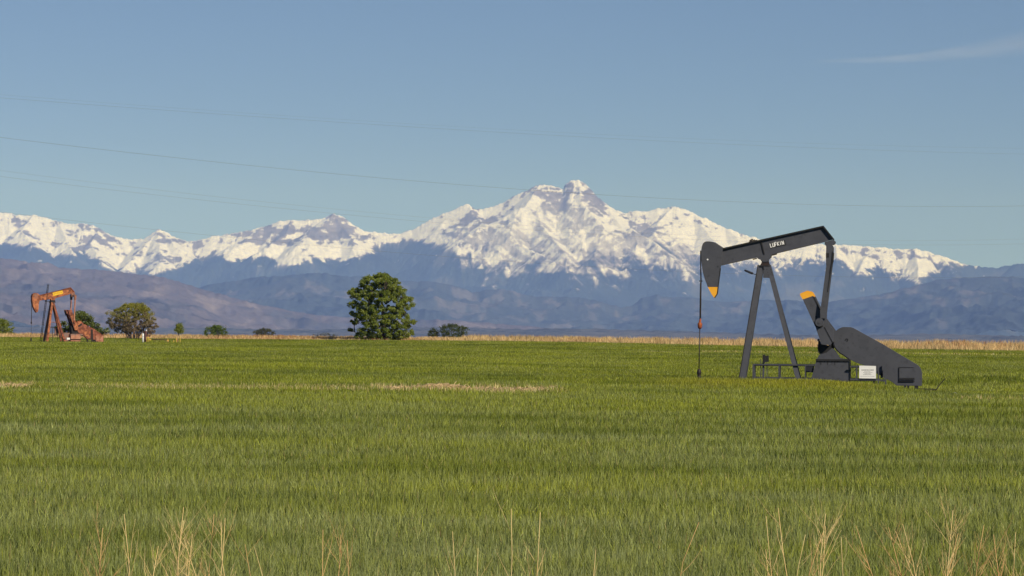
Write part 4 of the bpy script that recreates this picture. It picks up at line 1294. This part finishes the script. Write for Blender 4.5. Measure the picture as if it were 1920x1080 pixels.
def well_group():
    D = 405.0
    # white marker post
    p = at(268.0, 641, D); z0 = gz(p.x, D)
    top = at(268.0, 625.2, D).z
    R = empty('marker_post', (p.x, D, z0))
    tag(R, 'short white marker post left of the brown wellhead', 'post')
    MB().tube([(0, 0, -.1), (0, 0, top - z0 - .03), (0, 0, top - z0)], [.125, .125, .10], 14).build('post', M['white'], R)
    MB().tube([(0, 0, top - z0 - .42), (0, 0, top - z0 - .36)], .129, 14).build('band', M['stone'], R)
    # wellhead
    p = at(271.8, 640, D); z0 = gz(p.x, D); top = at(271.8, 620.5, D).z
    R = empty('wellhead', (p.x, D + .6, z0))
    tag(R, 'brown red upright wellhead between the white post and the yellow pipes', 'wellhead')
    h = top - z0
    MB().tube([(0, 0, -.1), (0, 0, h * .3), (0, 0, h * .32), (0, 0, h * .36), (0, 0, h * .9), (.02, 0, h)], [.15, .17, .24, .2, .19, .12], 14).build('casing', M['well_brown'], R)
    m = MB(); m.tube([(.12, 0, h * .62), (.62, 0, h * .62)], .07, 8); m.disc(.55, h * .62, -.2, .2, .13, 12)
    m.tube([(.6, 0, h * .62), (.6, 0, h * .95)], .03, 6)
    m.build('side_valve', M['well_brown'], R)
    MB().tube([(.10, 0, h * .98), (.10, 0, h * 1.09)], [.09, .07], 10).build('gauge', M['white'], R)
    # yellow valve riser
    p = at(277.5, 642, D); z0 = gz(p.x, D)
    R = empty('yellow_pipe_riser', (p.x, D - .4, z0))
    tag(R, 'yellow pipe riser with side valve just right of the wellhead', 'pipe')
    for a in (-.12, .14):
        MB().tube([(a, 0, -.1), (a, 0, .95), (a, 0, 1.0)], [.055, .055, .04], 8).build('upright_pipe', M['pipe_yellow'], R)
    m = MB().tube([(-.12, 0, .92), (.14, 0, .92)], .05, 8)
    m.tube([(.14, 0, .62), (.42, 0, .62)], .055, 8); m.disc(.38, .62, -.06, .06, .11, 10)
    m.tube([(-.12, 0, .25), (-.32, 0, -.02)], .05, 8)
    m.build('valve', M['pipe_yellow'], R)
    # pipe run
    a, b = at(282, 636.2, D), at(318, 637.2, D)
    m = MB().tube([(0, 0, 0), (b.x - a.x, 0, b.z - a.z)], .05, 8)
    for k in range(3):
        xx = (b.x - a.x) * (.2 + .3 * k); m.tube([(xx, 0, -.6), (xx, 0, 0)], .03, 6)
    o = m.build('flow_line', M['well_brown'], None)
    o.location = a
    tag(o, 'thin brown pipe running low over the grass between the wellhead and yellow guard posts', 'pipe')
    # small tan wheel shaped valve
    p = at(316.5, 641, D); z0 = gz(p.x, D)
    R = empty('low_valve', (p.x, D - 1, z0))
    tag(R, 'small pale tan valve stand left of the yellow guard posts', 'valve')
    MB().tube([(0, 0, -.1), (0, 0, .55)], .035, 8).tube([(-.22, 0, .12), (.22, 0, .12)], .04, 8).tube([(-.15, 0, .5), (0, 0, .3), (.15, 0, .5)], .025, 6).build('stand', M['rust_pale'], R)
    MB().disc(0, .55, -.03, .03, .12, 14).build('hand_wheel', M['pipe_yellow'], R)
    # guard posts
    info = [(326.2, 641.5, .58, 'leftmost short faded yellow guard post, beside the low valve'), (329.8, 640.5, .92, 'taller faded yellow guard post, second from the left'),
            (333.3, 641, .80, 'rusty guard post, third from the left'), (337.0, 643, .98, 'rightmost pale yellow guard post, tallest of the row')]
    for k, (a, b, h, lab) in enumerate(info):
        p = at(a, b, D); z0 = gz(p.x, D)
        o = MB().tube([(0, 0, -.1), (0.01, 0, h), (0.01, 0, h + .03)], [.055, .05, .03], 8)
        if k in (1, 2): o.tube([(0, 0, h * .7), (.2, 0, h * .66)], .03, 6)
        o = o.build('guard_post', M['rust_pale'] if k == 2 else M['pipe_yellow'], None)
        o.location = (p.x, D + (.4 if k % 2 else -.4), z0)
        tag(o, lab, 'post', group='guard posts right of the wellhead')
    # white stone by the grey unit
    p = at(1789.5, 738, 138); z0 = gz(p.x, 138)
    m = MB().tube([(0, 0, -.05), (0, 0, .12), (0.02, 0, .28), (0.0, 0, .36), (-.02, 0, .40)], [.10, .13, .11, .08, .03], 7)
    o = m.build('white_stone', M['stone'], None)
    o.location = (p.x, 138, z0)
    tag(o, 'small white stone standing in the grass right of the grey pumpjack', 'stone')


well_group()


# ------------------------------------------------------------------ trees and bushes
def make_tree(name, label, cat, px0, px1, top, base, D, env, nleaf, leaf, cols, bark, trunk_r=0.3, stems=1, clump=0.75, nclump=110,
              low=0.08, seed=1, group=None, voids=(), limb_show=0.0, shell=0.35):
    """env: list of (height 0..1, left -1..0, right 0..1) half widths of the crown seen from the front"""
    rng = np.random.default_rng(seed); rnd = random.Random(seed)
    cxp = (px0 + px1) / 2
    c = at(cxp, base, D); z0 = gz(c.x, D)
    H = at(cxp, top, D).z - z0
    W = (px1 - px0) / 2 / FPX * D
    R = empty(name, (c.x, D, z0))
    tag(R, label, cat, group)
    ev = np.array(env, dtype=float)
    lo, hi = low, 1.0
    cent = []
    tries = 0
    while len(cent) < nclump and tries < 20000:
        tries += 1
        t = lo + (hi - lo) * rng.random()
        l = np.interp(t, ev[:, 0], ev[:, 1]); r = np.interp(t, ev[:, 0], ev[:, 2])
        a = rng.uniform(-1, 1); b = rng.uniform(-1, 1)
        rr = math.hypot(a, b)
        if rr > 1 or rr < shell * rng.random(): continue
        x_ = a * (r if a > 0 else -l) * W * rng.uniform(0.86, 1.10)
        y_ = b * (abs(l) + abs(r)) / 2 * W
        z_ = t * H
        if any(abs(x_ - vx * W) < vr * W and abs(z_ - vz * H) < vr * W and b < 0.6 for vx, vz, vr in voids): continue
        cent.append((x_, y_, z_))
    cent = np.array(cent)
    # limbs: each clump hangs from the nearest point of a forking skeleton
    tr = MB()
    def wob(p, q, r0, r1, n=4, k=0.06):
        p, q = Vector(p), Vector(q); L = (q - p).length
        pts = [p]
        for i in range(1, n):
            t = i / n
            pts.append(p.lerp(q, t) + Vector((rnd.gauss(0, k) * L, rnd.gauss(0, k) * L, rnd.gauss(0, k * .5) * L)))
        pts.append(q)
        rs = [r0 + (r1 - r0) * i / n for i in range(n + 1)]
        tr.tube(pts, rs, 6)
        return pts
    nodes = []
    for s in range(stems):
        a0 = 0 if stems == 1 else (s - (stems - 1) / 2) / stems
        bx = a0 * W * (0.5 if stems > 1 else 0)
        tx = a0 * W * 1.35 + rnd.gauss(0, .05) * W
        rr = trunk_r * (1 if stems == 1 else rnd.uniform(.55, 1))
        pts = wob((bx, rnd.gauss(0, .1) * W * (stems > 1), -0.1), (tx, rnd.gauss(0, .2) * W * (stems > 1), H * (0.82 if stems == 1 else 0.7)), rr, rr * .18, 6, 0.03)
        nodes += pts[1:]
    pick = rng.permutation(len(cent))[: min(len(cent), 70)]
    order = sorted(pick, key=lambda i: cent[i][2])
    for i in order:
        p = Vector(cent[i])
        best = min(nodes, key=lambda q: (q - p).length + (3.0 if q.z > p.z - 0.1 * H else 0))
        pts = wob(best, p, trunk_r * .17 + .01, .012, 3, 0.09)
        nodes.append(pts[2])
    tr.build('trunk', bark, R, split=False)
    # leaves
    ci = rng.integers(0, len(cent), nleaf)
    cr = clump * rng.uniform(0.55, 1.25, len(cent))
    dirs = rng.normal(size=(nleaf, 3)); dirs /= np.linalg.norm(dirs, axis=1)[:, None]
    rad = cr[ci] * rng.random(nleaf) ** 0.55
    P_ = cent[ci] + dirs * rad[:, None] * np.array([1, 1, .8])
    P_[:, 2] = np.maximum(P_[:, 2], 0.15)
    nrm = rng.normal(size=(nleaf, 3)) * 0.75 + dirs * 0.6 + np.array([0, 0, .5]); nrm /= np.linalg.norm(nrm, axis=1)[:, None]
    t1 = np.cross(nrm, rng.normal(size=(nleaf, 3))); t1 /= np.linalg.norm(t1, axis=1)[:, None]
    t2 = np.cross(nrm, t1)
    s = (leaf * rng.uniform(.6, 1.3, nleaf))[:, None]
    V = np.empty((nleaf, 4, 3))
    V[:, 0] = P_ - t1 * s; V[:, 1] = P_ - t2 * s * .62; V[:, 2] = P_ + t1 * s; V[:, 3] = P_ + t2 * s * .62
    ca, cb = np.array(cols[0]), np.array(cols[1])
    cc = rng.random(len(cent))[ci] * .5 + rng.random(nleaf) * .5
    C = ca * (1 - cc[:, None]) + cb * cc[:, None]
    if len(cols) > 2:
        hh = sstep(.45, .8, P_[:, 2] / H + rng.normal(0, .10, nleaf))[:, None]
        C = np.array(cols[2]) * (1 - hh) + C * hh
    np_mesh('crown', V.reshape(-1, 3), [(np.arange(nleaf)[:, None] * 4 + np.array([[0, 1, 2, 3]]))], M['leaves'], np.repeat(C, 4, axis=0), parent=R)
    return R


G1 = [(0.125, 0.180, 0.014), (0.30, 0.34, 0.035)]
make_tree('cottonwood_tree', 'large round dark green tree standing alone at the field edge', 'tree', 650, 779, 515, 634, 486.0,
          [(0, -.45, .35), (.05, -.80, .68), (.14, -.98, .98), (.26, -.98, .97), (.36, -.90, .86), (.46, -.86, .84), (.58, -.97, .90), (.72, -.94, .84),
           (.84, -.72, .58), (.93, -.55, .40), (1.0, -.20, .12)],
          95000, 0.118, G1, M['bark'], 0.42, 1, 0.50, 560, 0.03, 3, voids=((.36, .55, .07), (-.03, .42, .06)), shell=.25)
make_tree('willow_tree', 'broad thin crowned willow with many bare grey brown stems behind the wellhead', 'tree', 199, 303, 570, 634, 470.0,
          [(0, -.25, .25), (.15, -.5, .55), (.3, -.78, .85), (.45, -.92, 1.0), (.6, -.98, .85), (.75, -.90, .74), (.88, -.62, .55), (1.0, -.34, .30)],
          30000, 0.085, [(0.23, 0.23, 0.020), (0.37, 0.345, 0.042), (0.27, 0.20, 0.11)], M['bark_pale'], 0.20, 10, 0.42, 380, 0.20, 8, shell=.75)
make_tree('roadside_bush', 'rounded green bush seen behind the rusty pumpjack', 'bush', 104, 198, 588, 632, 495.0,
          [(0, -.9, .95), (.3, -1, 1), (.55, -.85, .80), (.7, -.55, .62), (.8, -.45, .45), (1, -.12, .02)],
          14000, 0.15, [(0.085, 0.12, 0.018), (0.16, 0.19, 0.028)], M['bark'], 0.15, 4, 0.75, 90, 0.05, 12)
small = [('small_bush', 'low green bush cut by the left edge of the photo', -22, 27, 599, 630, 500, 5200, G1, [(0, -.9, .9), (.5, -1, .8), (.8, -.7, .4), (1, -.3, .1)]),
         ('small_tree', 'tiny lone green tree behind the yellow guard posts', 326, 344, 608, 634, 492, 1500, G1, [(0, -.15, .15), (.28, -.35, .3), (.4, -1, .8), (.7, -.7, 1), (.9, -.3, .8), (1, 0, .5)]),
         ('small_bush', 'bright green spiky bush between the lone small tree and the tall round tree', 382, 425, 611, 634, 505, 3200, [(0.08, .14, .015), (.12, .19, .02)], [(0, -1, 1), (.5, -.8, .75), (.8, -.2, .62), (1, .1, .5)]),
         ('small_bush', 'flat dark bush with grey tinge, left of the tall round tree', 474, 520, 617, 634, 520, 1600, [(0.06, .07, .03), (.09, .10, .04)], [(0, -1, 1), (.5, -.7, .6), (1, -.3, .4)]),
         ('small_bush', 'thin low dark bush just left of the tall round tree', 585, 640, 625, 634, 540, 500, [(0.05, .06, .03), (.07, .08, .04)], [(0, -1, 1), (1, -.5, .2)]),
         ('small_bush', 'smallest dark green bush right of the tall round tree', 802, 822, 617, 634, 560, 1300, [(0.045, .075, .015), (.07, .10, .02)], [(0, -1, 1), (.6, -.7, .7), (1, -.2, .2)]),
         ('small_bush', 'wider dark green bush right of the tall round tree, with two humps', 822, 879, 609, 634, 560, 5200, [(0.045, .075, .015), (.08, .11, .02)], [(0, -1, 1), (.6, -.9, .9), (.85, -.7, .5), (1, -.4, .3)])]
for k, (nm, lab, a, b, t_, bs_, D_, nl, cl_, ev) in enumerate(small):
    if 'bush' in nm:
        ev = [(0, -1, 1), (.62, -1, 1)] + [(.62 + .38 * h_, l_, r_) for h_, l_, r_ in ev[1:]]
    make_tree(nm, lab, 'tree' if nm.endswith('tree') else 'bush', a, b, t_, bs_, float(D_), ev, int(nl * 1.2), 0.10, cl_, M['bark'], 0.07, 1 if nm.endswith('tree') else 4,
              0.46, max(30, nl // 24), 0.03 if 'bush' in nm else .3, 40 + k, group='bushes beyond the verge' if 'bush' in nm else None)


# ------------------------------------------------------------------ dry weeds close to the camera
def weed(label, base_px, top_px, top_py, D, style, seed, mat='stalk', spread=1.0):
    rnd = random.Random(seed)
    z0 = gz(0, D)
    t = at(top_px, top_py, D)
    b = at(base_px, 1080, D)
    # extend the line of the stem down to the ground
    k = (b.z - z0) / max(t.z - b.z, .05)
    foot = Vector((b.x - (t.x - b.x) * k * .5, D, z0))
    L = Vector((t.x - foot.x, 0, t.z - z0))
    m = MB()
    def stem(p, d, length, r, depth):
        n = 7
        pts = [p]; rs = [r]
        dirv = d.normalized()
        for i in range(n):
            dirv = (dirv + Vector((rnd.gauss(0, .075), rnd.gauss(0, .075), .03))).normalized()
            pts.append(pts[-1] + dirv * (length / n)); rs.append(r * (1 - .78 * (i + 1) / n))
        m.tube(pts, rs, 5)
        if depth <= 0: return pts
        nb = {'branchy': 17, 'open': 9, 'bare': 4, 'dense': 28}[style] if depth == 2 else {'branchy': 4, 'open': 3, 'bare': 1, 'dense': 5}[style]
        for q in range(nb):
            t_ = rnd.uniform(.46 if depth == 2 else .25, .96)
            i = int(t_ * n); base = pts[i].lerp(pts[min(i + 1, n)], t_ * n - i)
            side = rnd.choice((-1, 1))
            an = rnd.uniform(.28, .75) * spread
            dd = (dirv * math.cos(an) + Vector((side * math.sin(an) * rnd.uniform(.5, 1), rnd.uniform(-1, 1) * math.sin(an) * .8, 0))).normalized()
            stem(base, dd, length * rnd.uniform(.10, .27) * (1.15 - t_ * .55) * (1 if depth == 2 else 1.5), rs[i] * .62, depth - 1)
        return pts
    stem(Vector((0, 0, 0)), L, L.length, (.0058 if style != 'bare' else .0048), 2)
    o = m.build('dry_weed', M[mat], None)
    o.location = foot
    return tag(o, label, 'dry weed', group='dry weed stalks at the bottom of the photo')


W_ = [
    ('reddish brown dense weed stalk, leftmost at the bottom of the photo', 197, 190, 986, 15.2, 'dense', 'stalk_red'),
    ('slim pale stalk just left of the tallest left hand weed', 286, 285, 958, 15.6, 'open', 'stalk'),
    ('tall straight bright straw weed in the left cluster', 307, 306, 950, 15.0, 'branchy', 'stalk'),
    ('forked orange straw weed in the middle of the left cluster', 357, 345, 952, 15.3, 'branchy', 'stalk_red'),
    ('bushy weed with upswept twigs right of the forked orange one', 384, 396, 955, 15.8, 'dense', 'stalk'),
    ('thick low pale weed, densest of the left cluster', 403, 398, 1000, 14.8, 'dense', 'stalk'),
    ('rightmost stalk of the left cluster with a bent top', 414, 411, 972, 15.2, 'open', 'stalk'),
    ('single thin red brown stalk between the left cluster and the centre', 522, 518, 1012, 15.5, 'bare', 'stalk_red'),
    ('single thin pale stalk right beside the red brown one', 543, 541, 1018, 15.9, 'bare', 'stalk'),
    ('leaning thin stalk with short twigs left of centre', 596, 588, 990, 15.2, 'open', 'stalk_red'),
    ('faint twiggy stalk between two thin stalks left of centre', 612, 610, 1000, 16.1, 'branchy', 'stalk_red'),
    ('thin upright stalk right of the faint twiggy one', 640, 636, 1010, 15.4, 'bare', 'stalk_red'),
    ('short bent stalk at the left of the central weed', 860, 843, 1022, 15.1, 'bare', 'stalk'),
    ('plain upright stalk close beside the central weed', 899, 890, 990, 15.0, 'bare', 'stalk'),
    ('tall widely forked straw weed at the centre of the photo', 931, 906, 942, 14.6, 'open', 'stalk'),
    ('second stem of the central weeds, leaning right', 936, 925, 950, 14.8, 'open', 'stalk'),
    ('small lone stalk right of the central weeds', 1036, 1035, 1008, 15.6, 'bare', 'stalk'),
    ('lone long thin stalk halfway between centre and the right cluster', 1260, 1249, 968, 15.2, 'bare', 'stalk_red'),
    ('leaning weed at the left end of the right hand cluster', 1428, 1402, 962, 15.0, 'branchy', 'stalk'),
    ('slim stalk close behind the leaning weed of the right cluster', 1438, 1436, 985, 15.6, 'open', 'stalk_red'),
    ('wide V shaped straw weed in the right cluster', 1503, 1500, 950, 14.7, 'open', 'stalk'),
    ('thin pale stalk right of the wide V shaped weed', 1525, 1526, 995, 15.9, 'bare', 'stalk'),
    ('upright weed with steep twigs in the right cluster', 1571, 1571, 962, 15.0, 'branchy', 'stalk'),
    ('plain pale stalk right of the upright steep twigged weed', 1598, 1597, 996, 15.7, 'bare', 'stalk'),
    ('grey brown weed leaning up to the left with fine side twigs', 1698, 1655, 975, 14.9, 'dense', 'stalk_red'),
    ('open branched weed left of the tallest right hand stalk', 1742, 1712, 985, 15.3, 'branchy', 'stalk'),
    ('tallest straight orange stalk at the right', 1776, 1774, 955, 14.7, 'branchy', 'stalk_red'),
    ('very bushy orange straw weed, densest at the right', 1799, 1800, 953, 15.0, 'dense', 'stalk'),
    ('reddish weed crowded behind the densest right hand weed', 1812, 1818, 975, 15.6, 'dense', 'stalk_red'),
    ('short weed with level twigs near the right edge', 1852, 1855, 1000, 15.2, 'branchy', 'stalk_red'),
    ('curved twiggy weed cut by the right edge of the photo', 1918, 1910, 955, 15.0, 'dense', 'stalk'),
    ('short twiggy stalk at the foot of the reddish leftmost weed', 214, 210, 1012, 15.6, 'branchy', 'stalk'),
    ('bright low stalk between the two tall left hand weeds', 332, 329, 1000, 15.9, 'branchy', 'stalk'),
    ('fine upright stalk between the forked orange weed and the bushy one', 371, 368, 968, 16.1, 'open', 'stalk'),
    ('slim twiggy stalk at the right of the V shaped weed', 1541, 1546, 985, 15.6, 'branchy', 'stalk'),
    ('thin stalk rising between the grey brown weed and the open branched one', 1722, 1728, 990, 16.0, 'branchy', 'stalk_red'),
    ('pale slender stalk just left of the tallest straight orange one', 1760, 1752, 972, 15.8, 'open', 'stalk'),
    ('bent straw stalk just right of the densest right hand weed', 1830, 1838, 968, 15.9, 'branchy', 'stalk'),
    ('low reddish twig near the right corner', 1888, 1880, 1018, 15.3, 'branchy', 'stalk_red'),
    ('small tan twig left of the leaning weed in the right cluster', 1408, 1392, 1010, 15.8, 'open', 'stalk'),
]
for k, (lab, bx_, tx_, ty_, D_, sty, mt_) in enumerate(W_):
    weed(lab, bx_, tx_, ty_, D_, sty, 300 + k * 7, mt_, 1.25 if 'wide' in lab else 1.0)


# ------------------------------------------------------------------ overhead wires
WIRES = [('highest faint overhead wire across the sky', [(30, 186), (900, 246), (1920, 289)], .007),
         ('faint overhead wire just above the topmost clear one', [(30, 180), (900, 240), (1920, 278)], .0045),
         ('clearest overhead wire, crossing the sky just above the highest peak shoulder', [(0, 258), (960, 354), (1920, 386)], .010),
         ('upper of the two close overhead wires over the left snow peaks', [(0, 320), (800, 408), (1920, 448)], .005),
         ('lower of the two close overhead wires over the left snow peaks', [(0, 331), (800, 416), (1920, 457)], .0065),
         ('lowest overhead wire, crossing the snow and the forested slopes', [(0, 398), (700, 470), (1920, 519)], .007)]
for lab, pts, r in WIRES:
    def wire_pt(t):
        # line in plan, running away to the right; height is a parabola through three measured points
        return None
    Dl, Dr = 255.0, 390.0
    u = np.array([p[0] for p in pts], float)
    def D_of(px):
        # straight line in plan through (px=0, Dl) and (px=1920, Dr)
        x0, x1 = (0 - 960) / FPX * Dl, (1920 - 960) / FPX * Dr
        k = (px - 960) / FPX
        s = (k * Dl - x0) / ((x1 - x0) - k * (Dr - Dl))
        return Dl + (Dr - Dl) * s, s
    ss, zz = [], []
    for (a, b) in pts:
        D_, s_ = D_of(a); ss.append(s_); zz.append(at(a, b, D_).z)
    co_ = np.polyfit(ss, zz, 2)
    x0, x1 = (0 - 960) / FPX * Dl, (1920 - 960) / FPX * Dr
    P3 = [(x0 + (x1 - x0) * s, Dl + (Dr - Dl) * s, float(np.polyval(co_, s))) for s in np.linspace(-0.35, 1.35, 60)]
    o = MB().tube(P3, r, 6).build('overhead_wire', M['wire'], None)
    tag(o, lab, 'wire', group='power line wires crossing the sky')

# ------------------------------------------------------------------ thin cirrus
def cirrus():
    m, nt, out = new_mat('thin_cirrus')
    N = nt.nodes.new; L = nt.links.new
    tc = N('ShaderNodeTexCoord')
    mp = N('ShaderNodeMapping'); mp.inputs['Scale'].default_value = (5, 1.0, 1.6)
    nz = N('ShaderNodeTexNoise'); nz.inputs['Scale'].default_value = 2.2; nz.inputs['Detail'].default_value = 7
    at_ = N('ShaderNodeAttribute'); at_.attribute_name = 'Tint'
    L(tc.outputs['Generated'], mp.inputs['Vector']); L(mp.outputs['Vector'], nz.inputs['Vector'])
    mul = N('ShaderNodeMath'); mul.operation = 'MULTIPLY'
    L(nz.outputs['Fac'], mul.inputs[0]); L(at_.outputs['Fac'], mul.inputs[1])
    d = N('ShaderNodeBsdfTranslucent'); d.inputs['Color'].default_value = (.92, .92, .92, 1)
    t = N('ShaderNodeBsdfTransparent')
    ms = N('ShaderNodeMixShader')
    L(mul.outputs['Value'], ms.inputs['Fac']); L(t.outputs['BSDF'], ms.inputs[1]); L(d.outputs['BSDF'], ms.inputs[2])
    L(ms.outputs['Shader'], out.inputs['Surface'])
    cl = [(1500, 117, .3), (1560, 114, 5), (1640, 113, 8), (1720, 108, 10), (1800, 98, 15), (1870, 88, 22), (1940, 76, 30), (2100, 50, 45)]
    V = []; C = []; F_ = []
    nk = 13
    for i, (a, b, hw) in enumerate(cl):
        for k in range(nk):
            t_ = k / (nk - 1) * 2 - 1
            p = at(a, b + t_ * hw, 75000.0 + 1500 * t_)
            V.append(tuple(p))
            v = (1 - t_ * t_) ** 1.3 * 0.27 * min(1, i / 3)
            C.append((v, v, v))
    for i in range(len(cl) - 1):
        for k in range(nk - 1):
            F_.append((i * nk + k, (i + 1) * nk + k, (i + 1) * nk + k + 1, i * nk + k + 1))
    o = np_mesh('cloud', V, [np.array(F_)], m, np.array(C), smooth=True)
    tag(o, 'faint thin streak of high cloud at the upper right', 'cloud', kind='structure')


cirrus()

# ------------------------------------------------------------------ haze
def haze():
    m, nt, out = new_mat('haze')
    v = nt.nodes.new('ShaderNodeVolumePrincipled')
    v.inputs['Color'].default_value = (0.23, 0.39, 1.0, 1)
    v.inputs['Absorption Color'].default_value = (1.0, 1.0, 1.0, 1)
    v.inputs['Density'].default_value = 2.3e-5
    v.inputs['Anisotropy'].default_value = -0.30
    nt.links.new(v.outputs['Volume'], out.inputs['Volume'])
    m.cycles.volume_sampling = 'DISTANCE'
    m.cycles.homogeneous_volume = True
    b = MB().box(-34000, 34000, -1500, 69000, -400, 3300)
    o = b.build('haze', m, None)
    tag(o, 'pale blue haze in the air over the plain', 'haze', kind='stuff')


haze()
